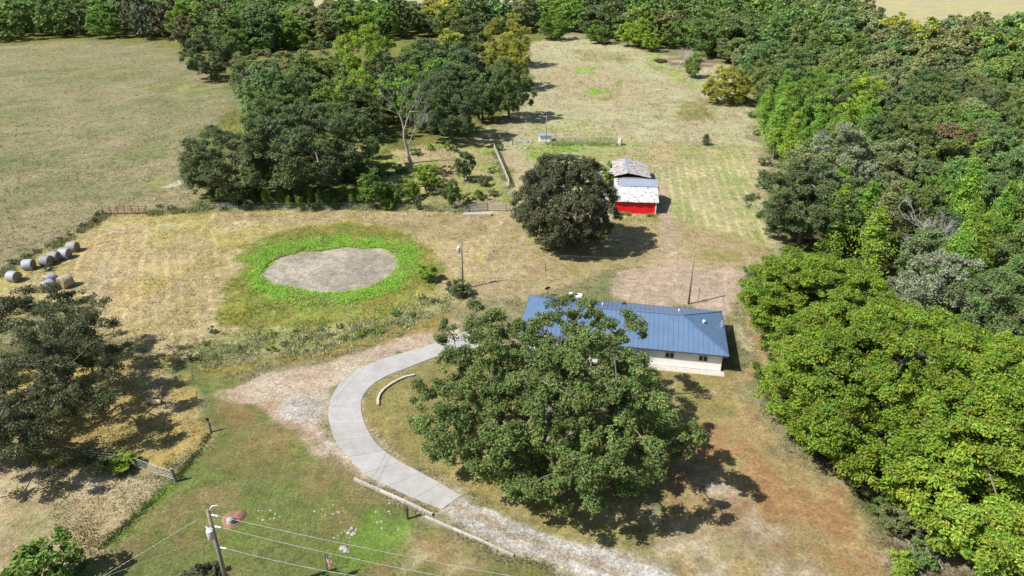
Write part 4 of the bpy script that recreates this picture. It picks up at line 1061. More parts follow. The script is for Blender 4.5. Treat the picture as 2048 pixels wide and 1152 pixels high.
tag(link('dead_tree', np_mesh('dead_tree', V, F, M['bark_pale'], smooth=True), None, (x, y, float(gz(x, y)))), 'leaning bare pale trunk beside the brush at the wood corner', 'dead tree')

# ---- saplings and small trees near the grove
SAPS = [(790, 410, 2.4, 4.8, 'green', 'bright green sapling between the pond fence and the bare white tree'), (885, 396, 2.0, 4.2, 'dull', 'pale green sapling right of the lime young tree'), (735, 402, 2.8, 6.0, 'mid', 'mid green young tree under the edge of the largest grove oak'), (968, 372, 1.5, 2.6, 'dull', 'low bush on the grass left of the pen boards'),
        (933, 362, 3.0, 7.0, 'oak', 'young dark green tree with long shadow beside the wooden pen fence'),
        (908, 416, 1.7, 6.2, 'mid', 'slender leafy sapling left of the concrete trough'),
        (838, 419, 1.1, 3.6, 'dull', 'thin sapling on the fence line behind the pond'),
        (750, 418, 3.3, 7.5, 'green', 'leafy green sapling on the fence line right of the big grove'),
        (852, 386, 3.6, 6.8, 'lime', 'lime green young tree at the foot of the bare white tree'),
        (825, 398, 2.2, 4.0, 'lime', 'low lime bush beside the lime young tree'),
        (748, 318, 2.4, 5.4, 'dark', 'small round dark evergreen on the grass left of the bare white tree'),
        (1197, 388, 3.2, 7.2, 'lime', 'bright lime young tree between the oak and the rusty roof'),
        (778, 420, 1.5, 2.4, 'lime', 'low lime bush on the fence line behind the pond'),
        (858, 560, 2.0, 2.9, 'lime', 'round lime bush at the right end of the dry pond'),
        (95, 1190, 3.7, 5.5, 'green', 'leafy green bush in the lower pasture corner'),
        (1800, 1150, 1.5, 2.6, 'lime', 'vivid green shrub at the corner of the orange lawn'),
        (1790, 1062, 1.9, 2.8, 'dull', 'dull green shrub under the walnut edge'),
        (252, 938, 1.7, 1.9, 'lime', 'lime bush growing on the hinge end of the silver gate'),
        (222, 932, 1.5, 1.3, 'dull', 'low olive bush beside the silver gate'),
        (175, 922, 1.1, 1.2, 'dull', 'small grey green bush on the lower pasture fence'),
        (918, 590, 2.2, 2.6, 'dark', 'dark bush around the foot of the pole by the pond')]
for i, (px, py, r, h, key, lab) in enumerate(SAPS):
    plant_tree('sapling' if h > 3 else 'shrub', P_SAP[i % 3], px, py, lab, cat='sapling' if h > 3 else 'shrub', key=key, scale=(r / 1.9, r / 1.9, h / 4.6), jit=.05)
mc_ = make_cedar(401, 1.6, 2.6, 2200, .28, .09)
plant_tree('cedar_tree', mc_, 1411, 290, 'lone small dark cedar standing in the dry meadow', key='dark', scale=(1.0, 1.0, 1.0))
sc_ = make_cedar(403, 1.1, 2.8, 1500, .28, .1)
CED_PX = [(510, 408), (535, 414), (565, 410), (580, 416), (600, 412), (622, 408), (640, 414), (655, 411), (672, 415), (690, 408), (705, 412), (470, 408), (545, 402), (612, 402), (720, 410)]
for i, (px, py) in enumerate(CED_PX):
    plant_tree('cedar_tree', sc_, px, py, 'little green cedar along the fence under the grove oaks', group='little cedars under the grove', key='cedar' if i % 3 else 'mid', scale=(.8 + .35 * ((i * 7) % 5) / 4,) * 2 + (.7 + .6 * ((i * 3) % 4) / 3,), jit=.15)
# brush under the grove and at the wood corner, weeds along the fences
def shrubs(pts, key, lab, group, r=(.5, 1.0), seed=1):
    rg = np.random.default_rng(seed)
    for px, py in pts:
        x, y = W(px, py)
        o = link('shrub', P_SHR[rg.integers(3)], None, (x, y, float(gz(x, y)) - .05), (0, 0, rg.uniform(0, 6.28)))
        s = rg.uniform(*r); o.scale = (s, s, s * rg.uniform(.6, 1.0)); colour(o, key[rg.integers(len(key))], .2)
        tag(o, lab, 'shrub', group)
shrubs([(385, 722), (412, 690), (480, 700), (540, 702), (545, 668), (610, 678), (568, 692), (660, 672), (690, 680), (720, 674), (735, 668), (755, 665), (640, 660), (790, 630), (825, 632), (845, 598), (870, 606), (428, 664), (900, 585), (935, 572), (680, 655), (590, 664)],
       ['dull', 'lime', 'green', 'dull'], 'low weedy bush along the wire fence below the dry pond', 'bushes along the pond fence', (.35, .85), 3)
shrubs([(430, 408), (448, 418), (405, 414), (345, 420), (365, 424), (320, 414), (190, 445), (165, 455), (140, 470), (120, 480), (95, 492), (75, 505), (50, 515), (25, 528), (200, 432), (100, 540)],
       ['dull', 'olive', 'dull'], 'dull bush along the boundary of the dry pasture', 'bushes along the pasture boundary', (.4, .95), 4)
shrubs([(800, 345), (812, 372), (790, 385), (770, 350), (870, 372), (890, 350), (935, 405), (955, 398), (985, 392), (998, 300), (985, 345), (830, 310), (860, 300), (900, 300), (560, 398), (640, 396), (700, 396), (520, 396), (590, 404), (660, 402), (480, 404), (730, 398), (765, 395)],
       ['lime', 'green', 'dull', 'mid'], 'low bush in the grassy strip between grove and pens', 'bushes by the grove', (1.0, 2.4), 5)
shrubs([(1800, 1040), (1770, 1030), (1830, 1065), (1850, 1100), (1960, 1130), (2000, 1150), (1760, 1005), (1720, 985), (2040, 1120), (1830, 1120)],
       ['dull', 'green', 'mid'], 'shrub in the brush at the wood corner', 'shrubs at the wood corner', (1.0, 2.0), 6)
shrubs([(400, 1160), (420, 1155), (385, 1165)], ['olive', 'dark'], 'dark scrubby bush at the foot of the near utility pole', 'scrub at the utility pole', (1.0, 1.7), 8)
shrubs([(1500, 560), (1518, 600), (1540, 700), (1530, 760), (1580, 520), (1560, 440), (1540, 380), (1528, 330), (1515, 270), (1505, 235), (1490, 205)], ['green', 'mid', 'dull'], 'bush on the edge of the right hand wood', 'bushes on the wood edge', (1.3, 2.6), 9)

# ================================================================== house
A0 = Vector((26.51, 73.2, 0)); U = Vector((-.9835, .181, 0)).normalized(); Vv = Vector((.181, .9835, 0)).normalized()
HL, HD, EZ, RZ = 26.4, 11.4, 2.72, 4.75
house = empty('ranch_house', A0, 0, 'long white ranch house with blue ribbed metal hip roof', 'house')
hz = float(gz(A0.x, A0.y))
def hp(u, v, z): return U * u + Vv * v + Vector((0, 0, z))   # local to the house empty
ov = .62
# walls
def wallbox(u0, u1, v0, v1, z0, z1):
    b = MB()
    P = [hp(u, v, z) for z in (z0, z1) for v in (v0, v1) for u in (u0, u1)]
    return b.add(P, [(0, 1, 3, 2), (4, 6, 7, 5), (0, 4, 5, 1), (2, 3, 7, 6), (0, 2, 6, 4), (1, 5, 7, 3)])
T_ = .18
wallbox(ov, HL - ov, ov, ov + T_, -.2, EZ - .05).build('front_wall', M['siding'], house)
wallbox(ov, HL - ov, HD - ov - T_, HD - ov, -.2, EZ - .05).build('back_wall', M['siding'], house)
wallbox(ov, ov + T_, ov + T_ + .002, HD - ov - T_ - .002, -.2, EZ - .05).build('end_wall', M['siding'], house)
wallbox(HL - ov - T_, HL - ov, ov + T_ + .002, HD - ov - T_ - .002, -.2, EZ - .05).build('end_wall', M['siding'], house)
wallbox(ov - .06, HL - ov + .06, ov - .06, HD - ov + .06, -.3, .14).build('foundation', M['porch'], house)
# roof: four slopes
h1, h2 = 5.7, HL - 5.7; vm = HD / 2
cr = [hp(0, 0, EZ), hp(HL, 0, EZ), hp(HL, HD, EZ), hp(0, HD, EZ)]; r1 = hp(h1, vm, RZ); r2 = hp(h2, vm, RZ)
slopes = [('front', [cr[0], cr[1], r2, r1]), ('back', [cr[2], cr[3], r1, r2]), ('right', [cr[3], cr[0], r1]), ('left', [cr[1], cr[2], r2])]
roof = MB()
dn = Vector((0, 0, -.10))
roof.add([cr[0], cr[1], cr[2], cr[3], r1, r2] + [p + dn for p in cr], [(1, 0, 4, 5), (3, 2, 5, 4), (0, 3, 4), (2, 1, 5), (6, 7, 8, 9), (0, 1, 7, 6), (1, 2, 8, 7), (2, 3, 9, 8), (3, 0, 6, 9)])
roof_o = roof.build('roof', M['roof'], house)
def plane_z(kind, u, v):
    if kind == 'front': return EZ + (RZ - EZ) * v / vm
    if kind == 'back': return EZ + (RZ - EZ) * (HD - v) / vm
    if kind == 'right': return EZ + (RZ - EZ) * u / h1
    return EZ + (RZ - EZ) * (HL - u) / h1
RW, RH = .07, .05
for side in ('front', 'back'):
    n = int(HL / .61)
    for i in range(1, n):
        u = i * HL / n
        run = vm * min(1, u / h1, (HL - u) / h1)
        if run < .4: continue
        va, vb = (0, run) if side == 'front' else (HD, HD - run)
        MB().beam(hp(u, va, plane_z(side, u, va) + RH * .4), hp(u, vb, plane_z(side, u, vb) + RH * .4), RW, RH).build('rib', M['roof'], roof_o)
for side in ('right', 'left'):
    n = int(HD / .61)
    for i in range(1, n):
        v = i * HD / n
        run = h1 * min(1, v / vm, (HD - v) / vm)
        if run < .4: continue
        ua, ub = (0, run) if side == 'right' else (HL, HL - run)
        MB().beam(hp(ua, v, plane_z(side, ua, v) + RH * .4), hp(ub, v, plane_z(side, ub, v) + RH * .4), RW, RH).build('rib', M['roof'], roof_o)
lift = Vector((0, 0, .03))
for a, b in ((cr[0], r1), (cr[3], r1), (cr[1], r2), (cr[2], r2), (r1, r2)):
    MB().beam(a + lift, b + lift, .26, .07).build('ridge_cap', M['roof'], roof_o)
for a, b in ((0, 1), (1, 2), (2, 3), (3, 0)):
    out = ((cr[a] + cr[b]) / 2 - (r1 + r2) / 2); out.z = 0; out.normalize()
    MB().beam(cr[a] + Vector((0, 0, -.085)) + out * .03, cr[b] + Vector((0, 0, -.085)) + out * .03, .05, .17).build('fascia', M['trim'], roof_o)
# windows: (u, width, sill z, height)
def window(u, w, z0, h, v=ov, s=-1):
    fr = MB(); f0 = v + s * .03
    for (ua, ub, za, zb) in ((u - w / 2, u + w / 2, z0, z0 + .07), (u - w / 2, u + w / 2, z0 + h - .07, z0 + h), (u - w / 2, u - w / 2 + .07, z0, z0 + h), (u + w / 2 - .07, u + w / 2, z0, z0 + h), (u - .035, u + .035, z0, z0 + h)):
        fr.beam(hp(ua, f0, (za + zb) / 2), hp(ub, f0, (za + zb) / 2), .07, zb - za)
    o = fr.build('window', M['whitepaint'], house)
    for k in (-1, 1):
        c = u + k * w / 4
        MB().beam(hp(c - w / 4 + .02, v + s * .008, z0 + h / 2), hp(c + w / 4 - .02, v + s * .008, z0 + h / 2), .03, h - .04).build('pane', M['glass'], o)
for u in (2.9, 7.0, 12.9, 14.6, 18.5, 22.6): window(u, 1.15 if u < 20 else 1.5, 1.25, .85)
for u in (4.0, 9.5, 15.5, 21.0): window(u, 1.3, 1.15, 1.0, HD - ov, 1)
# recessed-looking front door with a step
d_o = MB().beam(hp(9.55, ov - .03, 1.12), hp(10.5, ov - .03, 1.12), .05, 2.05).build('door', M['whitepaint'], house)
MB().beam(hp(9.68, ov - .09, 1.05), hp(9.74, ov - .09, 1.05), .06, .06).build('handle', M['darkmetal'], d_o)
for uu in (9.47, 10.58): MB().beam(hp(uu, ov - .04, .1), hp(uu, ov - .04, 2.25), .08, .1).build('door_trim', M['whitepaint'], house)
MB().beam(hp(9.9, ov - .07, 2.42), hp(10.3, ov - .07, 2.42), .1, .1).build('porch_light', M['darkmetal'], house)
MB().beam(hp(10.85, ov - .05, 1.75), hp(11.0, ov - .05, 1.75), .05, .2).build('meter_box', M['darkmetal'], house)
# walk along the front
for i in range(9):
    a, b = 0.2 + i * 2.9, 0.2 + (i + 1) * 2.9 - .02
    wallbox(a, b, -.55, ov - .07, -.1, .07).build('walk_slab', M['porch'], house)
# vents, aerials and dish
for (u, v, r_, hgt) in ((5.9, 8.3, .06, .3), (2.8, 6.0, .14, .35), (16.0, 8.0, .06, .3)):
    side = 'back' if v > vm and u > h1 * .9 else 'right'
    z = plane_z(side, u, v)
    o = MB().tube([hp(u, v, z - .1), hp(u, v, z + hgt)], r_, 10).build('vent_pipe', M['plastic'], roof_o, smooth=True)
    MB().tube([hp(u, v, z + hgt - .02), hp(u, v, z + hgt + .08)], [r_ * 1.5, r_ * .5], 10).build('vent_cap', M['plastic'], roof_o)
MB().box(hp(13.2, 10.3, plane_z('back', 13.2, 10.3) + .12), (.55, .45, .3)).build('vent_box', M['darkmetal'], roof_o)
house.location.z = hz
# ladder-like aerial on the right slope
def aerial(u, v, lab):
    z = plane_z('right', u, v) + hz
    p = Vector((A0.x, A0.y, 0)) + U * u + Vv * v
    t = empty('roof_aerial', (p.x, p.y, z), 0, lab, 'aerial')
    MB().tube([(0, 0, -.1), (0, 0, 1.1)], .025, 6).build('mast', M['plastic'], t)
    for k in range(4): MB().tube([(-.28 + .04 * k, .02, .35 + .22 * k), (.28 - .04 * k, .02, .35 + .22 * k)], .014, 5).build('rod', M['plastic'], t)
aerial(.45, 6.6, 'small white aerial on the right hip of the blue roof')
def dish(px, py, zoff, lab):
    p = WP(px, py)
    t = empty('satellite_dish', p, R(200), lab, 'satellite dish')
    MB().tube([(0, 0, -.1), (0, 0, 1.3)], .035, 8).build('mast', M['galv'], t)
    b = MB(); V = []; F = []
    for i in range(5):
        for k in range(16):
            r = .42 * i / 4 + .01; a = k * math.pi / 8
            V.append((r * math.cos(a), .9 * r * r - .05, r * 1.1 * math.sin(a)))
    for i in range(4):
        for k in range(16): F.append((i * 16 + k, i * 16 + (k + 1) % 16, (i + 1) * 16 + (k + 1) % 16, (i + 1) * 16 + k))
    F.append(tuple(range(16)))
    d = b.add(V, F).build('reflector', M['darkmetal'], t, True, (0, 0.02, 1.45), (R(-35), 0, 0))
    MB().tube([(0, -.02, -.4), (0, .55, .0)], .02, 6).build('feed_arm', M['galv'], d)
dish(1094, 592, 0, 'dark satellite dish on a short mast behind the house')
t = empty('condenser_unit', WP(1150, 607), R(-10), 'white boxy air conditioner behind the house hidden mostly by oak leaves', 'air conditioner')
MB().box((0, 0, .75), (1.9, 1.0, 1.5)).build('casing', M['whitepaint'], t)
MB().tube([(0, 0, 1.49), (0, 0, 1.56)], .38, 16).build('fan_grille', M['darkmetal'], t)

# ================================================================== barn group
def frame_at(A, ang): return lambda u, v, z: Vector((A.x + u * math.cos(ang) - v * math.sin(ang), A.y + u * math.sin(ang) + v * math.cos(ang), z))
BA = Vector((*W(1228, 425), 0)); BB = Vector((*W(1310.5, 428.5), 0))
bang = math.atan2(BB.y - BA.y, BB.x - BA.x); bl = (BB - BA).length
barn = empty('red_barn', (BA.x, BA.y, float(gz(BA.x, BA.y))), bang, 'small red tin barn with weathered white and blue grey roof', 'barn')
# corrugated front wall
def corrugated(name, u0, u1, z0, z1, v, mat, parent, axis='u', pitch=.3, amp=.03):
    n = int(abs(u1 - u0) / pitch) * 4
    V, F = [], []
    for i in range(n + 1):
        u = u0 + (u1 - u0) * i / n; o = amp if i % 4 in (1, 2) else 0
        for z in (z0, z1): V.append((u, v - o, z) if axis == 'u' else (v + o, u, z))
    for i in range(n): F.append((i * 2, i * 2 + 2, i * 2 + 3, i * 2 + 1))
    b = MB(); b.add(V, F)
    return b.build(name, mat, parent)
corrugated('front_wall', .1, bl - .1, -.1, 2.35, 0, M['redtin'], barn)
corrugated('back_wall', .1, bl - .1, -.1, 2.9, 9.2, M['redtin'], barn)
def gable(u, name):
    b = MB(); P = [(0.05, -.1), (9.15, -.1), (9.15, 2.85), (6.95, 4.42), (4.2, 3.82), (0.05, 2.35)]
    V = [(u - .04, v, z) for v, z in P] + [(u + .04, v, z) for v, z in P]; n = 6
    b.add(V, [tuple(range(n))[::-1], tuple(range(n, 2 * n))] + [(i, (i + 1) % n, n + (i + 1) % n, n + i) for i in range(n)])
    return b.build(name, M['barnwood'], barn)
gable(bl - .06, 'end_wall'); gable(.06, 'end_wall')
for u in (.02, bl - .02): MB().box((u, -.05, 1.15), (.16, .14, 2.5)).build('corner_trim', M['whitepaint'], barn)
def tin(u0, u1, v0, z0, v1, z1, n, mat, parent, name='roof_sheet', th=.03, jitter=.015, seed=0):
    rg = random.Random(seed)
    w = (u1 - u0) / n
    for i in range(n):
        a, b_ = u0 + i * w + .004, u0 + (i + 1) * w - .004
        # each sheet lies over its neighbour: raised left edge
        dz = rg.uniform(0, jitter); ev = rg.uniform(-.06, .06)
        V, F = [], []
        K = 8
        for k in range(K + 1):
            u = a + (b_ - a) * k / K; o = .018 * (k % 2) + dz
            V += [(u, v0 + (ev if abs(v1 - v0) > 3 else 0), z0 + o), (u, v1, z1 + o), (u, v0 + (ev if abs(v1 - v0) > 3 else 0), z0 + o - th), (u, v1, z1 + o - th)]
        for k in range(K):
            j = k * 4
            F += [(j, j + 4, j + 5, j + 1), (j + 2, j + 3, j + 7, j + 6), (j, j + 2, j + 6, j + 4), (j + 1, j + 5, j + 7, j + 3)]
        F += [(0, 1, 3, 2), (K * 4, K * 4 + 2, K * 4 + 3, K * 4 + 1)]
        MB().add(V, F).build(name, mat, parent)
tin(-.25, bl + .45, -.45, 2.42, 4.3, 3.92, 9, M['rooftin_white'], barn, seed=1)
tin(1.25, bl + .5, 4.1, 4.0, 7.0, 4.55, 7, M['rooftin_blue'], barn, seed=2)
tin(-.1, 1.2, 4.1, 3.95, 7.0, 4.5, 2, M['rooftin_white'], barn, seed=3)
tin(-.1, bl + .45, 7.02, 4.52, 9.5, 2.95, 8, M['rooftin_blue'], barn, seed=4)
for i in range(3):   # dark openings where sheets are missing
    MB().box((.75, 4.75 + i * .85, 4.18 + i * .165), (.34, .42, .06)).build('roof_opening', M['darkmetal'], barn)
MB().beam((.95, -.02, 2.30), (bl - .95, -.02, 2.30), .1, .12).build('eave_board', M['darkmetal'], barn)

# rusty shed behind
RA = Vector((*W(1222, 353, 2.7), 0)); RB = Vector((*W(1299, 355, 2.7), 0)); RC = Vector((*W(1290, 325, 2.7), 0))
rl = (RB - RA).length; rang = math.atan2(RB.y - RA.y, RB.x - RA.x); rd = 10.2
shed = empty('tin_shed', (RA.x, RA.y, float(gz(RA.x, RA.y))), rang, 'tin shed with rusty low gable roof behind the red barn', 'shed')
rm = rl * .44
def tin_v(u0, z0, u1, z1, v0, v1, n, mat, seed):   # sheets laid along the ridge, running down the slope in U
    rg = random.Random(seed); w = (v1 - v0) / n
    for i in range(n):
        a, b_ = v0 + i * w + .004, v0 + (i + 1) * w - .004; dz = rg.uniform(0, .03); e = rg.uniform(-.08, .08)
        V, F = [], []; K = 6
        for k in range(K + 1):
            v = a + (b_ - a) * k / K; o = .02 * (k % 2) + dz
            V += [(u0 + e, v, z0 + o), (u1, v, z1 + o), (u0 + e, v, z0 + o - .03), (u1, v, z1 + o - .03)]
        for k in range(K):
            j = k * 4; F += [(j, j + 1, j + 5, j + 4), (j + 2, j + 6, j + 7, j + 3), (j, j + 4, j + 6, j + 2), (j + 1, j + 3, j + 7, j + 5)]
        F += [(0, 2, 3, 1), (K * 4, K * 4 + 1, K * 4 + 3, K * 4 + 2)]
        MB().add(V, F).build('roof_sheet', mat, shed)
tin_v(-.3, 2.62, rm, 3.55, -.2, rd, 9, M['rooftin_rust'], 5)
tin_v(rl + .3, 2.62, rm, 3.55, -.2, rd, 9, M['rooftin_rust'], 6)
MB().beam((rm, -.25, 3.6), (rm, rd + .05, 3.6), .5, .05).build('ridge_cap', M['rooftin_blue'], shed)
for (u, v, du, dv) in ((.0, rd / 2, .08, rd - .3), (rl, rd / 2, .08, rd - .3), (rl / 2, .05, rl - .1, .08), (rl / 2, rd - .2, rl - .1, .08)):
    MB().box((u, v, 1.28), (du, dv, 2.6)).build('wall', M['barnwood'], shed)
# lean-to on its left
lt = empty('lean_to', (RA.x, RA.y, 0), rang, 'low lean-to of bright tin left of the rusty shed', 'lean-to')
for i in range(5):
    MB().beam((-2.6, .8 + i * 1.5, 1.75), (-.35, .8 + i * 1.5, 2.3), 1.48, .04).build('roof_sheet', M['rooftin_rust'], lt)
for v in (.6, 7.4): MB().box((-2.4, v, .85), (.14, .14, 1.8)).build('post', M['postwood'], lt)
for i in range(2):
    p = WP(1213 + i * 5, 372 + i * 3)
    o = MB().tube([(0, 0, 0), (0, 0, .1), (0, 0, .45), (0, 0, .8), (0, 0, .9)], [.28, .3, .31, .3, .27], 14).build('barrel', M['tarp'], None, True, p)
    tag(o, 'dark blue barrel beside the lean-to', 'barrel', 'blue barrels at the lean-to')
# concrete slab by the barn and board fences
pad = MB(); P = [W(*q) for q in ((1196, 379), (1226, 377), (1226, 401), (1204, 402))]
pad.add([(x, y, float(gz(x, y)) + .1) for x, y in P] + [(x, y, -.2) for x, y in P], [(0, 1, 2, 3)[::-1], (0, 4, 5, 1), (1, 5, 6, 2), (2, 6, 7, 3), (3, 7, 4, 0)])
tag(pad.build('concrete_pad', M['concrete']), 'grey concrete pad at the left side of the red barn', 'concrete pad')
def board_fence(name, pts, boards, hgt, spacing, lab, mat='oldwood', w=.16, group=None, postmat='postwood', post=.14):
    pts = [WP(*p) for p in pts]
    t = empty(name, pts[0], 0, lab, 'fence', group)
    for a, b in zip(pts[:-1], pts[1:]):
        L = (b - a).length; n = max(1, round(L / spacing))
        for i in range(n + (1 if b is pts[-1] else 0)):
            q = a.lerp(b, i / n); q.z = float(gz(q.x, q.y))
            MB().box((0, 0, hgt / 2 - .1), (post, post, hgt + .35)).build('post', M[postmat], t, loc=q - pts[0])
        for i in range(n):
            p0, p1 = a.lerp(b, i / n), a.lerp(b, (i + 1) / n)
            p0.z = float(gz(p0.x, p0.y)); p1.z = float(gz(p1.x, p1.y))
            for k in range(boards):
                z = .25 + (hgt - .3) * k / max(1, boards - 1) + random.uniform(-.03, .03)
                MB().beam(p0 - pts[0] + Vector((0, 0, z)), p1 - pts[0] + Vector((0, 0, z + random.uniform(-.04, .04))), .04, w).build('board', M[mat], t)
    return t
board_fence('board_fence', [(1200, 425), (1227, 426)], 4, 1.4, 2.2, 'grey board fence joining the red barn front')
board_fence('board_fence', [(988, 300), (1003, 335), (1019, 375)], 5, 1.6, 2.6, 'long weathered board fence of the pen beside the oak', w=.2)
board_fence('board_fence', [(937, 424), (975, 421), (1012, 423)], 4, 1.5, 2.5, 'weathered board loading pen left of the dense oak', w=.22)
tr_ = empty('stone_trough', WP(955, 431), R(2), 'low pale concrete trough before the board pen', 'trough')
MB().box((0, 0, .2), (5.2, .9, .5)).build('basin', M['porch'], tr_)
MB().box((0, 0, .452), (4.9, .6, .02)).build('dry_floor', M['stone'], tr_)
board_fence('pipe_fence', [(1100, 287), (1150, 287), (1200, 287), (1238, 288)], 6, 1.5, 3.0, 'long grey pipe fence behind the barn', mat='galv', w=.07, postmat='galv', post=.1)
# corner boards, stock tank, feeder, rocks in the pens
p = WP(1238, 290)
o = MB().box((0, 0, .9), (.25, 1.6, 2.0)).build('wooden_panel', M['oldwood'], None, loc=p, rot=(0, R(8), R(20))); tag(o, 'leaning grey wooden panel at the end of the pipe fence', 'panel')
t = empty('stock_shelter', WP(1090, 281), R(4), 'small white shelter with blue grey lid by the thin pole', 'shelter')
MB().box((0, 0, .7), (3.0, 1.9, 1.5)).build('body', M['whitepaint'], t)
MB().box((0, 0, 1.52), (3.5, 2.4, .14)).build('lid', M['rooftin_blue'], t)
t = empty('hay_feeder', WP(1140, 313), R(-3), 'grey flat topped feed bunk above the oak crown', 'feeder')
MB().box((0, 0, .75), (3.8, .9, .12)).build('top', M['oldwood'], t)
for sx_ in (-1.6, 1.6):
    MB().box((sx_, 0, .34), (.14, .7, .75)).build('leg', M['postwood'], t)

# ================================================================== hay bales
def bale_meshes():
    n = 28; prof = [(-.62, .70), (-.60, .76), (-.50, .79), (-.2, .80), (.2, .80), (.50, .79), (.60, .76), (.62, .70)]
    V, F = [], []
    for (x, r) in prof:
        for k in range(n):
            a = 2 * math.pi * k / n; rr = r * (1 + .015 * math.sin(5 * a + x * 4))
            z = rr * math.sin(a)
            V.append((x, rr * math.cos(a) * 1.02, max(z, -.72)))
    for i in range(len(prof) - 1):
        for k in range(n): F.append((i * n + k, (i + 1) * n + k, (i + 1) * n + (k + 1) % n, i * n + (k + 1) % n))
    ends = []
    for s, base in ((-1, 0), (1, (len(prof) - 1) * n)):
        ring = [V[base + k] for k in range(n)]
        ev, ef = [], []
        for j, fr in enumerate((1.0, .75, .5, .25)):
            for q in ring: ev.append((q[0] + s * .03 * (1 - fr) * (1 if j % 2 else -.6), q[1] * fr, q[2] * fr))
        ev.append((s * .63, 0, 0))
        for j in range(3):
            for k in range(n): ef.append((j * n + k, j * n + (k + 1) % n, (j + 1) * n + (k + 1) % n, (j + 1) * n + k))
        for k in range(n): ef.append((3 * n + k, 3 * n + (k + 1) % n, 4 * n))
        ends.append((ev, ef))
    return (V, F), ends
(bv, bf), bends = bale_meshes()
def bale_mesh(mat): return MB().add(bv, bf).mesh('wrap', M[mat], True)
wrapm = {k: bale_mesh(k) for k in ('haywrap', 'haywrap_blue', 'hayraw')}
endm = [MB().add(*e).mesh('end_face', M['hayend']) for e in bends]
row = 'in the pale wrapped row along the pasture fence'
BALES = [(148, 502, 2, 'haywrap', 'wrapped hay bale standing apart at the gate end of the fence row'), (132, 516, -2, 'haywrap_blue', 'bluish wrapped hay bale, second from the gate end of the fence row'),
         (111, 522, 0, 'haywrap', 'pale hay bale third from the gate end of the fence row'), (95, 530, -4, 'haywrap', 'cream wrapped hay bale fourth from the gate end of the fence row'),
         (60, 538, 6, 'haywrap_blue', 'violet grey hay bale set apart beyond the four fence row bales'), (30, 562, -12, 'haywrap_blue', 'pale blue hay bale half hidden by the open oak'),
         (104, 568, 68, 'haywrap_blue', 'grey blue hay bale behind the torn wrapped bale'), (99, 581, 68, 'haywrap_blue', 'torn blue and white wrapped hay bale'), (134, 573, 62, 'hayraw', 'unwrapped brown hay bale with its round end showing')]
for (px, py, az, mk, lab) in BALES:
    p = WP(px, py); s = 1.12 if mk != 'hayraw' else 1.25
    t = empty('hay_bale', (p.x, p.y, p.z + .70 * s), R(az), lab, 'hay bale', 'round hay bales by the pasture fence'); t.scale = (s * 1.1, s, s)
    link('wrap', wrapm[mk], t)
    for e in endm: link('end_face', e, t)

# ================================================================== fences and gates
post_me = MB().tube([(0, 0, -.3), (0, 0, .6), (.02, 0, 1.35)], [.075, .07, .06], 7).mesh('post', M['postwood'])
tpost_me = MB().tube([(0, 0, -.3), (0, 0, 1.35)], .03, 5).mesh('post', M['darkmetal'])
def wire_fence(pts, spacing, lab, n=4, group=None):
    pts = [WP(*p) for p in pts]
    t = empty('wire_fence', pts[0], 0, lab, 'fence', group)
    tops = []
    k = 0
    for a, b in zip(pts[:-1], pts[1:]):
        m_ = max(1, round((b - a).length / spacing))
        for i in range(m_):
            q = a.lerp(b, i / m_); q.z = float(gz(q.x, q.y)); tops.append(q - pts[0])
    q = pts[-1].copy(); tops.append(q - pts[0])
    for k, q in enumerate(tops):
        o = link('post', post_me if k % 3 == 0 else tpost_me, t, q, (random.uniform(-.06, .06), random.uniform(-.06, .06), random.uniform(0, 6)))
    for j in range(n):
        z = .3 + j * (1.0 / max(1, n - 1))
        MB().tube([q + Vector((0, 0, z)) for q in tops], .006, 4, False).build('wire', M['wire'], t)
    return t
wire_fence([(380, 722), (480, 700), (600, 686), (720, 668), (820, 635), (900, 600), (925, 578)], 5.5, 'sagging wire fence below the dry pond')
wire_fence([(-20, 556), (70, 512), (150, 466), (208, 428)], 5, 'wire fence along the dry pasture behind the hay bales')
wire_fence([(292, 430), (420, 418), (560, 420), (700, 419), (840, 421), (936, 424)], 5.5, 'wire fence behind the dry pond under the grove')
wire_fence([(422, 865), (385, 915), (352, 962)], 4.5, 'short wire fence from the sign post to the silver gate')
wire_fence([(352, 962), (270, 1033), (183, 1112), (140, 1165)], 4.5, 'wire fence between the green lawn and the lower pasture')
wire_fence([(272, 932), (190, 924), (112, 916), (20, 912)], 4.5, 'wire fence between golden grass and lower pasture')
wire_fence([(422, 865), (395, 800), (378, 724)], 5, 'wire fence between golden grass and the bare soil')
wire_fence([(1030, 285), (1085, 284)], 5, 'short wire fence beside the white shelter')
# silver tube gate
g0, g1 = WP(268, 934), WP(348, 962)
gt = empty('tube_gate', g0, 0, 'silver tube gate beside the lime bush', 'gate')
dv = g1 - g0
for k in range(6):
    z = Vector((0, 0, .25 + k * .21)); MB().tube([z, dv + z], .024 if k in (0, 5) else .012, 6).build('rail', M['galv'], gt)
for f_ in (0.0, .33, .66, 1.0): MB().tube([dv * f_ + Vector((0, 0, .22)), dv * f_ + Vector((0, 0, 1.33))], .02, 6).build('upright', M['galv'], gt)
MB().tube([dv * .02 + Vector((0, 0, .25)), dv * .33 + Vector((0, 0, 1.3))], .02, 6).build('brace', M['galv'], gt)
o = link('gate_post', MB().tube([(0, 0, -.4), (0, 0, 1.0), (0, 0, 1.75)], [.16, .15, .14], 9).mesh('gate_post', M['postwood']), None, g1 + Vector((.25, -.1, 0)), (R(2), R(-4), 0)); tag(o, 'stout dark wooden post at the latch of the silver gate', 'post')
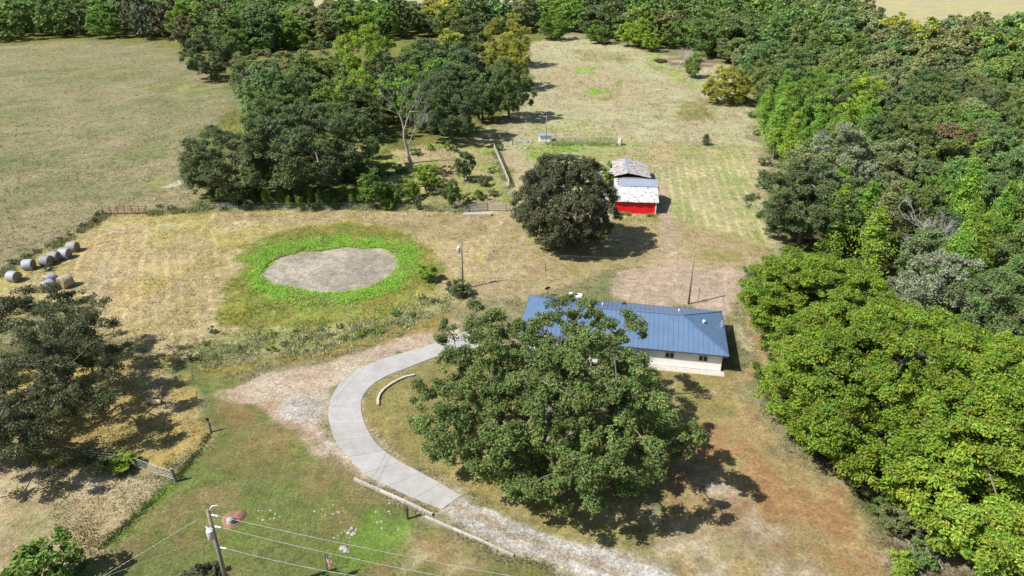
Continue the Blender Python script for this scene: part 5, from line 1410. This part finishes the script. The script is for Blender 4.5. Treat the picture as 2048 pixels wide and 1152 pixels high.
# rust red gate at the pasture
q0, q1 = WP(208, 429), WP(294, 428)
rgte = empty('pipe_gate', q0, 0, 'rust red pipe gate at the dry pasture corner', 'gate')
dv = q1 - q0
for k in range(4):
    z = Vector((0, 0, .35 + k * .38)); MB().tube([z, dv + z], .05, 6).build('rail', M['redpipe'], rgte)
for i in range(7): MB().tube([dv * (i / 6) + Vector((0, 0, -.2)), dv * (i / 6) + Vector((0, 0, 1.75))], .06, 6).build('upright', M['redpipe'], rgte)
MB().tube([dv + Vector((0, 0, 1.8)), dv + Vector((1.6, -.8, 0))], .06, 6).build('brace', M['redpipe'], rgte)

# ================================================================== utility poles, lines
def pole_mesh(h, r=.15): return MB().tube([(0, 0, -.5), (0, 0, h * .5), (0, 0, h)], [r * 1.15, r, r * .8], 10).mesh('shaft', M['pole'], True)
def transformer(parent, z, off, r=.24, h=.7):
    t = MB().tube([(0, 0, 0), (0, 0, .04), (0, 0, h - .05), (0, 0, h)], [r * .9, r, r, r * .88], 14).build('transformer', M['transformer'], parent, True, (off[0], off[1], z))
    MB().tube([(0, 0, h - .01), (0, 0, h + .05)], [r * 1.04, r * .9], 14).build('lid', M['ceramic'], t, True)
    for a in (-.1, .1): MB().tube([(a, 0, h + .03), (a, 0, h + .15), (a, 0, h + .2), (a, 0, h + .3)], [.045, .05, .03, .04], 8).build('bushing', M['ceramic'], t, True)
    return t
bx, by = W(415, 1020, 10.2)
np_ = empty('utility_pole', (bx, by, float(gz(bx, by))), 0, 'near tall wooden utility pole with a can transformer and three lines', 'utility pole')
link('shaft', pole_mesh(10.2, .17), np_)
transformer(np_, 7.65, (-.02, -.42), .27, .85)
MB().box((0, -.12, 8.1), (.2, .2, .12)).build('bracket', M['galv'], np_)
MB().tube([(.05, 0, 10.0), (.35, .1, 10.5), (.75, .15, 10.55), (.95, .15, 10.25)], .035, 7).build('arrester', M['ceramic'], np_, True)
MB().tube([(-.15, -.2, 8.6), (-.3, -.25, 8.8), (-.25, -.3, 8.4)], .05, 7).build('cutout', M['ceramic'], np_, True)
top = Vector((bx, by, float(gz(bx, by))))
def cable(name, a, b, sag, r, lab, mat='cable', group=None, n=24):
    a, b = Vector(a), Vector(b)
    pts = [a.lerp(b, i / n) + Vector((0, 0, -sag * 4 * (i / n) * (1 - i / n))) - a for i in range(n + 1)]
    o = MB().tube(pts, r, 6, True).build(name, M[mat], None, True, a)
    return tag(o, lab, 'cable', group)
def insul(z, dx=.0):
    d = Vector((1, -.22, -.02)).normalized(); 
    s = Vector((.15, -.02, z))
    MB().tube([s + d * t for t in (0, .12, .16, .3, .34, .48, .52, .7)], [.03, .03, .075, .075, .035, .075, .075, .03], 8).build('insulator', M['ceramic'], np_, True)
    return top + s + d * .7
lines = []
for (z, px, py, nm) in ((9.75, 1000, 1157, 'uppermost of three pale power lines from the near utility pole'), (8.55, 865, 1157, 'middle one of three pale power lines from the near utility pole'), (6.3, 700, 1157, 'lowest and thickest of three pale power lines from the near utility pole')):
    a = insul(z)
    ex, ey = W(px, py, z - 1.3)
    d = Vector((ex, ey, z - 1.3)) - a
    b = a + d * 2.2; b.z = z - .1
    cable('power_line', a, b, .9, .019 if z > 7 else .024, nm)
for k, (z, e) in enumerate(((9.8, (-46, 30, 0)), (7.6, (-44, 31, 6.0)), (6.2, (-45, 29, 5.6)))):
    cable('guy_wire' if k == 0 else 'power_line', top + Vector((-.12, 0, z)), e, .5 if k else 0, .013, ('steel guy wire staked left of the near utility pole', 'dark service line leaving the transformer of the near utility pole leftwards', 'thin line leaving the near utility pole leftwards below the transformer')[k], 'wire')
cable('guy_wire', top + Vector((-.05, .05, 9.2)), (bx - 2.6, by - 1.2, float(gz(bx - 2.6, by - 1.2)) - .1), 0, .013, 'steep pale guy wire beside the near utility pole', 'wire')
# pole by the dry pond
x, y = W(926, 577)
pp = empty('utility_pole', (x, y, float(gz(x, y))), 0, 'wooden utility pole with grey transformer beside the dry pond', 'utility pole')
link('shaft', pole_mesh(8.1, .14), pp)
transformer(pp, 6.0, (-.45, 0), .26, .95)
MB().tube([(.1, 0, 6.1), (.8, -.1, 6.3), (.9, -.1, 6.15)], [.03, .03, .09], 8).build('yard_lamp', M['galv'], pp, True)
ptop = Vector((x, y, float(gz(x, y))))
cable('power_line', top + Vector((.1, .1, 9.9)), ptop + Vector((0, 0, 7.9)), 1.6, .012, 'thin line from the near utility pole to the pond pole', 'wire')
cable('power_line', top + Vector((.1, .1, 8.9)), ptop + Vector((0, 0, 7.2)), 1.6, .012, 'second thin line just below the one between the two transformer poles', 'wire')
# pole behind the house
x, y = W(1377, 608)
hpole = empty('utility_pole', (x, y, float(gz(x, y))), 0, 'bare leaning wooden pole on the pink dirt pad behind the house', 'utility pole')
link('shaft', pole_mesh(8.0, .13), hpole); hpole.rotation_euler = (0, R(-.8), 0)
link('meter_post', MB().tube([(0, 0, -.2), (0, 0, 2.6)], .06, 7).mesh('meter_post', M['postwood']), None, WP(1395, 607)); tag(bpy.data.objects['meter_post'], 'short dark post right of the pole behind the house', 'post')
cable('power_line', ptop + Vector((0, 0, 7.4)), Vector((x, y, 7.6)), .9, .012, 'thin line from the pond pole to the pole behind the house', 'wire')
x2, y2 = W(1440, 640, 3)
cable('power_line', Vector((x, y, 7.4)), Vector((x2, y2, 3.4)), .3, .014, 'short service line from the dirt pad pole to the house roof', 'wire')
# thin pole by the shelter and small posts
o = link('light_pole', MB().tube([(0, 0, -.3), (0, 0, 7.2)], [.10, .07], 8).mesh('light_pole', M['pole'], True), None, WP(1092, 287)); tag(o, 'thin dark pole next to the white shelter', 'pole')
o = link('hydrant_post', MB().tube([(0, 0, -.2), (0, 0, 1.0), (.0, 0, 1.15), (.18, 0, 1.2)], [.05, .05, .08, .05], 8).mesh('hydrant_post', M['darkmetal'], True), None, WP(1091, 541)); tag(o, 'small dark hydrant post on the barn yard grass', 'hydrant')
o = link('fence_post', MB().tube([(0, 0, -.3), (0, 0, 1.7)], .17, 8).mesh('fence_post', M['postwood']), None, WP(1025, 290)); tag(o, 'dark thick post at the end of the rocky pen fence', 'post')
# post beside the drive timbers
t = empty('mailbox_post', WP(816, 1038), R(10), 'dark square post standing beside the drive timbers', 'post')
MB().box((0, 0, .62), (.2, .2, 1.5)).build('shaft', M['darkmetal'], t)
MB().box((0, 0, 1.40), (.26, .34, .12)).build('cap', M['darkmetal'], t)
t = empty('sign_post', WP(424, 863), R(20), 'thin post with a small dark plate at the fence corner', 'sign post')
MB().tube([(0, 0, -.2), (-.15, 0, 1.9)], .05, 6).build('shaft', M['postwood'], t)
MB().box((-.16, -.05, 1.75), (.3, .04, .4)).build('plate', M['darkmetal'], t)

# ================================================================== timbers, kerb, rocks, logs, mound, flag
tb = [(708, 958), (760, 981), (812, 1004), (866, 1030)]
for i in range(3):
    a, b = WP(*tb[i], .13), WP(*tb[i + 1], .13)
    o = MB().beam(Vector((0, 0, 0)), (b - a) * .985, .2, .3).build('railway_tie', M['oldwood'], None, loc=a); tag(o, ('first', 'second', 'third')[i] + ' pale timber beam edging the concrete drive from its bend downhill', 'timber', 'timbers edging the drive')
tb = [(850, 1033), (905, 1057), (968, 1084), (1028, 1112)]
for i in range(3):
    a, b = WP(*tb[i], .1), WP(*tb[i + 1], .1)
    o = MB().beam(Vector((0, 0, 0)), (b - a) * .985, .19, .24).build('railway_tie', M['oldwood'], None, loc=a); tag(o, ('upper', 'middle', 'lower')[i] + ' grey timber beam edging the gravel road', 'timber', 'timbers edging the gravel road')
kp = spline([W(*q) for q in ((756, 812), (757, 795), (768, 780), (790, 765), (812, 755), (838, 750))], .5)
kc = Vector((kp[0][0], kp[0][1], float(gz(*kp[0]))))
kb = empty('garden_edging', kc, 0, 'curved pale concrete edging in the grass inside the drive', 'edging')
for i in range(0, len(kp) - 2, 2):
    a = Vector((kp[i][0], kp[i][1], float(gz(*kp[i])) + .1)) - kc; b = Vector((kp[i + 2][0], kp[i + 2][1], float(gz(*kp[i + 2])) + .1)) - kc
    MB().beam(a, a.lerp(b, .985), .28, .3).build('block', M['porch'], kb)
def rock_mesh(seed, flat=.6):
    rg = np.random.default_rng(seed)
    V, F = [], []
    n, m_ = 9, 6
    for i in range(m_ + 1):
        for k in range(n):
            th = math.pi * i / m_; ph = 2 * math.pi * k / n
            r = 1 + .2 * rg.normal() * (0 < i < m_)
            V.append((r * math.sin(th) * math.cos(ph), r * math.sin(th) * math.sin(ph), r * math.cos(th) * flat))
    for i in range(m_):
        for k in range(n): F.append((i * n + k, (i + 1) * n + k, (i + 1) * n + (k + 1) % n, i * n + (k + 1) % n))
    return MB().add(V, F).mesh('rock', M['stone'])
RK = [rock_mesh(s, f_) for s, f_ in ((1, .6), (2, .45), (3, .55))]
ROCKS = [(704, 1056, .3, 0), (712, 1059, .22, 0), (697, 1066, .34, 0), (706, 1068, .42, 0), (700, 1060, .2, 0), (686, 1096, .52, 0), (693, 1101, .5, 0), (668, 1076, .2, 0), (676, 1071, .17, 0), (690, 1062, .16, 0), (683, 1066, .14, 0), (700, 1076, .14, 0), (698, 1083, .12, 0)]
for i, (px, py, s, _) in enumerate(ROCKS):
    o = link('rock', RK[i % 3], None, WP(px, py, s * .12), (0, 0, i * 1.3)); o.scale = (s * .62, s * .5, s * .4)
    big_ = s > .45
    tag(o, 'larger flat pale rock of the pair near the flag' if big_ else 'small pale rock in the cluster above the flag', 'rock', 'pair of flat rocks' if big_ else 'small rocks on the lawn')
rs = np.random.default_rng(5)
for i in range(26):
    px, py = (rs.uniform(500, 560), rs.uniform(1020, 1040)) if i < 9 else (rs.uniform(610, 690), rs.uniform(1010, 1050)) if i < 18 else (rs.uniform(740, 800), rs.uniform(1000, 1060))
    o = link('rock', RK[i % 3], None, WP(px, py, .02), (0, 0, i * 1.7)); s = rs.uniform(.06, .12); o.scale = (s * 1.3, s, s * .5)
    tag(o, 'tiny pale stone scattered on the lawn above the power lines', 'rock', 'tiny stones on the lawn')
# well / dug hole with stone ring in red soil
P = spline([W(*q) for q in ((443, 1052), (442, 1040), (450, 1029), (464, 1021), (480, 1018), (493, 1022), (494, 1031), (484, 1042), (474, 1052), (460, 1059), (450, 1058), (443, 1052))], .3)[:-1]
cx, cy = P.mean(0); V = [(cx, cy, float(gz(cx, cy)) + .22)]; F = []
n = len(P)
for fr, h in ((.45, .18), (.8, .10), (1.0, .0)):
    for k, q in enumerate(P):
        qx, qy = cx + (q[0] - cx) * fr, cy + (q[1] - cy) * fr
        V.append((qx, qy, float(gz(qx, qy)) + h + (.3 * vnoise(qx, qy, .45, 3) - .1 if fr < 1 else -.03)))
for k in range(n): F.append((0, 1 + k, 1 + (k + 1) % n))
for j in range(2):
    for k in range(n): F.append((1 + j * n + k, 1 + (j + 1) * n + k, 1 + (j + 1) * n + (k + 1) % n, 1 + j * n + (k + 1) % n))
o = MB().add([(a - cx, b - cy, c_) for a, b, c_ in V], F).build('soil_mound', M['redsoil'], None, True, (cx, cy, 0)); tag(o, 'mound of bare red soil on the green lawn', 'mound')
o = link('tree_stump', MB().tube([(0, 0, -.2), (0, 0, .05), (.02, 0, .38), (.02, 0, .42)], [.46, .36, .32, .3], 11).mesh('tree_stump', M['stone'], True), None, WP(461, 1044, .2)); tag(o, 'grey stump like stone in the red soil mound', 'stump')
# log rounds at the shade edge
for (px, py, az, L, r, lab) in ((300, 801, 15, .75, .33, 'shaded brown cut log at the edge of the oak shadow'), (313, 804, 8, 1.05, .31, 'pale tan cut log lying in the sun beside the oak shadow')):
    p = WP(px, py, r * .92)
    t = empty('cut_log', p, R(az), lab, 'log')
    MB().tube([(-L / 2, 0, 0), (L / 2, 0, 0)], [r, r * .96], 14, False).build('bark', M['cutwood'], t, True)
    for s in (-1, 1):
        MB().add([(s * L / 2, r * .97 * math.cos(k * math.pi / 7), r * .97 * math.sin(k * math.pi / 7)) for k in range(14)], [tuple(range(14))]).build('cut_end', M['hayend'], t)
# brush debris
rb = np.random.default_rng(8); bd = MB(); bc = WP(1850, 1110)
for i in range(60):
    p = Vector(WP(rb.uniform(1810, 1905), rb.uniform(1085, 1150))) - bc; a = rb.uniform(0, 3.14); L = rb.uniform(.6, 2.4)
    bd.tube([p + Vector((0, 0, .04)), p + Vector((math.cos(a) * L, math.sin(a) * L, rb.uniform(.05, .45)))], [.035, .012], 5, False)
o = bd.build('brush_pile', M['bark_pale'], None, loc=bc); tag(o, 'dry fallen twigs on the ground at the wood corner', kind='stuff')
# rubble by the pens
for i, (px, py, s) in enumerate(((1046, 283, .6), (1052, 284, .5), (1040, 282, .4), (1050, 296, .4), (1062, 285, .35))):
    o = link('rock', RK[i % 3], None, WP(px, py, s * .2), (0, 0, i)); o.scale = (s * 1.4, s, s); tag(o, 'pale rubble stone beside the white shelter in the pens', 'rock', 'rubble by the shelter')

def flag_mat():
    m, nt, b = mat_new('flag_cloth')
    uv = nd(nt, 'ShaderNodeAttribute', attribute_name='fuv').outputs['Color']
    s = nd(nt, 'ShaderNodeSeparateColor'); nt.links.new(uv, s.inputs[0])
    u, v = s.outputs[0], s.outputs[1]
    def mth(op, a, b_=None):
        n = nd(nt, 'ShaderNodeMath', operation=op)
        for i, q in enumerate((a, b_)):
            if q is None: continue
            if isinstance(q, (int, float)): n.inputs[i].default_value = q
            else: nt.links.new(q, n.inputs[i])
        return n.outputs[0]
    st = mth('GREATER_THAN', mth('FRACT', mth('MULTIPLY', v, 6.5)), .5)
    cc = mixc(nt, st, (.55, .02, .03), (.75, .75, .75))
    can = mth('MULTIPLY', mth('LESS_THAN', u, .4), mth('GREATER_THAN', v, 6 / 13))
    fu = mth('SUBTRACT', mth('FRACT', mth('MULTIPLY', u, 15)), .5); fv = mth('SUBTRACT', mth('FRACT', mth('MULTIPLY', v, 13)), .5)
    star = mth('LESS_THAN', mth('ADD', mth('MULTIPLY', fu, fu), mth('MULTIPLY', fv, fv)), .05)
    cb = mixc(nt, star, (.02, .03, .18), (.75, .75, .75))
    cc = mixc(nt, can, cc, cb)
    nt.links.new(cc, b.inputs['Base Color']); b.inputs['Roughness'].default_value = .8
    return m
p = WP(658, 1158)
fl = empty('flag_pole', p, 0, 'small flag with red and white stripes and blue starred corner on a short pole', 'flag')
MB().tube([(0, 0, -.2), (0, 0, 3.15)], .03, 8).build('pole', M['darkmetal'], fl, True)
MB().tube([(0, 0, 3.1), (0, 0, 3.15), (0, 0, 3.24)], [.03, .06, .01], 8).build('finial', M['darkmetal'], fl, True)
nu, nv = 26, 14
V, F, UVc = [], [], []
for j in range(nv + 1):
    for i in range(nu + 1):
        u, v = i / nu, j / nv
        hang = 1 - u * .0
        # the fly end droops: cloth gathers towards the pole and slides down
        x_ = .05 + .44 * math.sin(u * 1.35) * (0.6 + .4 * v) + .05 * math.sin(u * 9)
        y_ = -.06 * math.sin(u * 13 + v * 2) * (.3 + u) - .10 * u
        z_ = 3.0 - (1 - v) * .95 - u * (.85 + .12 * math.sin(4 * u)) * (1.0 - .1 * v)
        V.append((x_, y_, z_)); UVc.append((u, v, 0))
for j in range(nv):
    for i in range(nu): a = j * (nu + 1) + i; F.append((a, a + 1, a + nu + 2, a + nu + 1))
fm = np_mesh('cloth', V, F, flag_mat(), smooth=True); cattr(fm, 'fuv', UVc); link('cloth', fm, fl)
# bench under the oak
for (px, py, az, lab) in ((1040, 890, 8, 'dark metal bench in the shade of the huge oak'), (1112, 893, -12, 'second dark metal bench in oak shade, nearer the house door')):
    t = empty('garden_bench', WP(px, py), R(az), lab, 'bench')
    for k in range(3): MB().box((0, -.2 + k * .2, .45), (1.5, .14, .04)).build('seat_slat', M['darkmetal'], t)
    for k in range(2): MB().box((0, .28, .62 + k * .2), (1.5, .04, .13)).build('back_slat', M['darkmetal'], t)
    for sx_ in (-.7, .7):
        for yy in (-.22, .26): MB().box((sx_, yy, .25 if yy < 0 else .42), (.05, .05, .5 if yy < 0 else .86)).build('leg', M['darkmetal'], t)

# ================================================================== grass and weeds (uncountable)
def blades(name, x, y, h, c, per=3, wid=.05, spread=.14, seed=3, lean=.5, mat='grass'):
    rg = np.random.default_rng(seed)
    x = np.repeat(x, per) + rg.normal(0, spread, len(x) * per); y = np.repeat(y, per) + rg.normal(0, spread, len(h) * per)
    h = np.repeat(h, per) * rg.uniform(.5, 1.3, len(x)); c = np.repeat(c, per, 0) * rg.uniform(.7, 1.35, (len(x), 1))
    z = gz(x, y); a = rg.uniform(0, 6.283, len(x)); w = wid * rg.uniform(.6, 1.5, len(x))
    lx = rg.normal(0, lean, len(x)) * h; ly = rg.normal(0, lean, len(x)) * h
    ca, sa = np.cos(a) * w, np.sin(a) * w
    V = np.stack([np.stack([x - ca, y - sa, z - .03], 1), np.stack([x + ca, y + sa, z - .03], 1), np.stack([x + lx, y + ly, z + h], 1)], 1).reshape(-1, 3)
    me = np_mesh(name, V, np.arange(len(V)).reshape(-1, 3), M[mat]); cattr(me, 'Col', np.clip(c, .01, .8), 'FACE')
    return me
rg = np.random.default_rng(21)
def in_view(x, y, m=60):
    px, py = 1024 + FPX * x / (y * math.cos(PITCH) + CAM_H * math.sin(PITCH)), 576 - FPX * (y * math.sin(PITCH) - CAM_H * math.cos(PITCH)) / (y * math.cos(PITCH) + CAM_H * math.sin(PITCH))
    return (px > -m) & (px < 2048 + m) & (py > -m) & (py < 1152 + m)
drive_P = np.vstack([do, di[::-1]]); road_P = np.vstack([up, lo_[::-1]]); house_P = np.array([(A0 + U * a + Vv * b)[:2] for a, b in ((0, -1), (HL, -1), (HL, HD), (0, HD))])
def tuft_points(n):
    d = 42 * (430 / 42) ** rg.random(n)          # thinning with distance
    x = (rg.random(n) - .5) * 1.75 * d; y = d
    k = in_view(x, y); x, y = x[k], y[k]
    bad = (sdf(drive_P, x, y) < .25) | (sdf(road_P, x, y) < .1) | (sdf(house_P, x, y) < .2)
    return x[~bad], y[~bad]
x, y = tuft_points(270000)
c, gh, _, pb = paint(x, y)
k = (rg.random(len(x)) < np.clip(gh / .11, 0, 1)) & (vnoise(x, y, 2.2, 44) + rg.random(len(x)) * .5 > .62)
x, y, c, gh = x[k], y[k], c[k], gh[k]
d = np.hypot(x, y)
h = gh * rg.uniform(.5, 1.1, len(x)) * (1 + d / 500)
c = c * np.array((.98, 1.02, .85))
gr = blades('grass', x, y, h, c, 3, .055, .2, 5, .55)
tag(link('grass', gr), kind='stuff', label='dry and green grass tufts over the fields')
# leafy green ring round the dry pond
ro = poly(ring_o); bo_ = poly(bed)
x = rg.uniform(ro[:, 0].min() - 2, ro[:, 0].max() + 2, 190000); y = rg.uniform(ro[:, 1].min() - 4, ro[:, 1].max() + 4, 190000)
wv = (fbm(x, y, 4, 71) - .5) * 6
so = sdf(ro, x + wv * .6, y + wv * .3)
k = (rg.random(len(x)) < sst(1.0, -2.4, so + (fbm(x, y, 2.2, 91) - .5) * 5) ** 1.5) & (sdf(bo_, x, y + wv * .4) > -.25 - .5 * rg.random(len(x)) ** 6)
x, y = x[k], y[k]
z = gz(x, y) + rg.random(len(x)) * .3 * (.4 + vnoise(x, y, 1.5, 8))
P = np.stack([x, y, z], 1); Nn = np.tile((0, 0, 1.0), (len(x), 1)) + rg.normal(size=(len(x), 3)) * .35
V, F = leaf_arrays(rg, P, Nn, .21, .13)
me = np_mesh('pond_weeds', V, F, M['grass'])
cc = np.array((.27, .46, .07)) * rg.uniform(.6, 1.35, (len(x), 1)) + (np.array((.30, .37, .10)) - np.array((.27, .46, .07))) * sst(.5, .7, fbm(x, y, 3, 55))[:, None]
cattr(me, 'Col', np.clip(cc, .01, .8), 'FACE')
tag(link('pond_weeds', me), kind='stuff', label='bright green leafy weeds ringing the dry pond bed')
# taller weeds along fences and by the grove
def weed_band(pts, n, wdt, h, colr, seed):
    P = np.array([W(*p) for p in pts]); seg = np.linalg.norm(np.diff(P, axis=0), axis=1); s = np.r_[0, np.cumsum(seg)]
    r = np.random.default_rng(seed); t = r.random(n) * s[-1]
    x = np.interp(t, s, P[:, 0]) + r.normal(0, wdt, n); y = np.interp(t, s, P[:, 1]) + r.normal(0, wdt, n)
    m = vnoise(x, y, 1.8, seed) > .4; x, y = x[m], y[m]
    return x, y, np.full(len(x), h), np.tile(colr, (len(x), 1)) * r.uniform(.7, 1.3, (len(x), 1))
WB = [weed_band([(380, 715), (500, 695), (640, 678), (780, 650), (880, 600)], 3000, 1.7, .4, (.36, .37, .18), 31),
      weed_band([(-20, 560), (70, 514), (150, 468), (212, 430)], 1500, .7, .45, (.23, .235, .10), 32),
      weed_band([(292, 428), (430, 414), (560, 412), (740, 414), (930, 420)], 3000, .9, .55, (.27, .29, .12), 33),
      weed_band([(420, 868), (352, 962), (270, 1032), (183, 1112), (130, 1165)], 700, .16, .2, (.13, .17, .05), 34),
      weed_band([(60, 912), (180, 924), (270, 936)], 900, .5, .4, (.27, .27, .10), 35),
      weed_band([(1228, 428), (1310, 432)], 260, .25, .5, (.28, .24, .08), 36),
      weed_band([(1100, 289), (1170, 289), (1238, 291)], 700, .7, .6, (.24, .33, .09), 37),
      weed_band([(988, 302), (1003, 337), (1019, 377)], 500, .5, .6, (.22, .26, .09), 38)]
x, y, h, c = (np.concatenate([w[i] for w in WB]) for i in range(4))
tag(link('fence_weeds', blades('fence_weeds', x, y, h, c, 4, .07, .18, 9, .45)), kind='stuff', label='tall dry weeds growing along the fence lines')
print('TRIS', sum(sum(len(p.vertices) - 2 for p in m.polygons) if len(m.polygons) < 50 else len(m.polygons) * 2 for m in bpy.data.meshes), 'OBJ', len(bpy.data.objects))
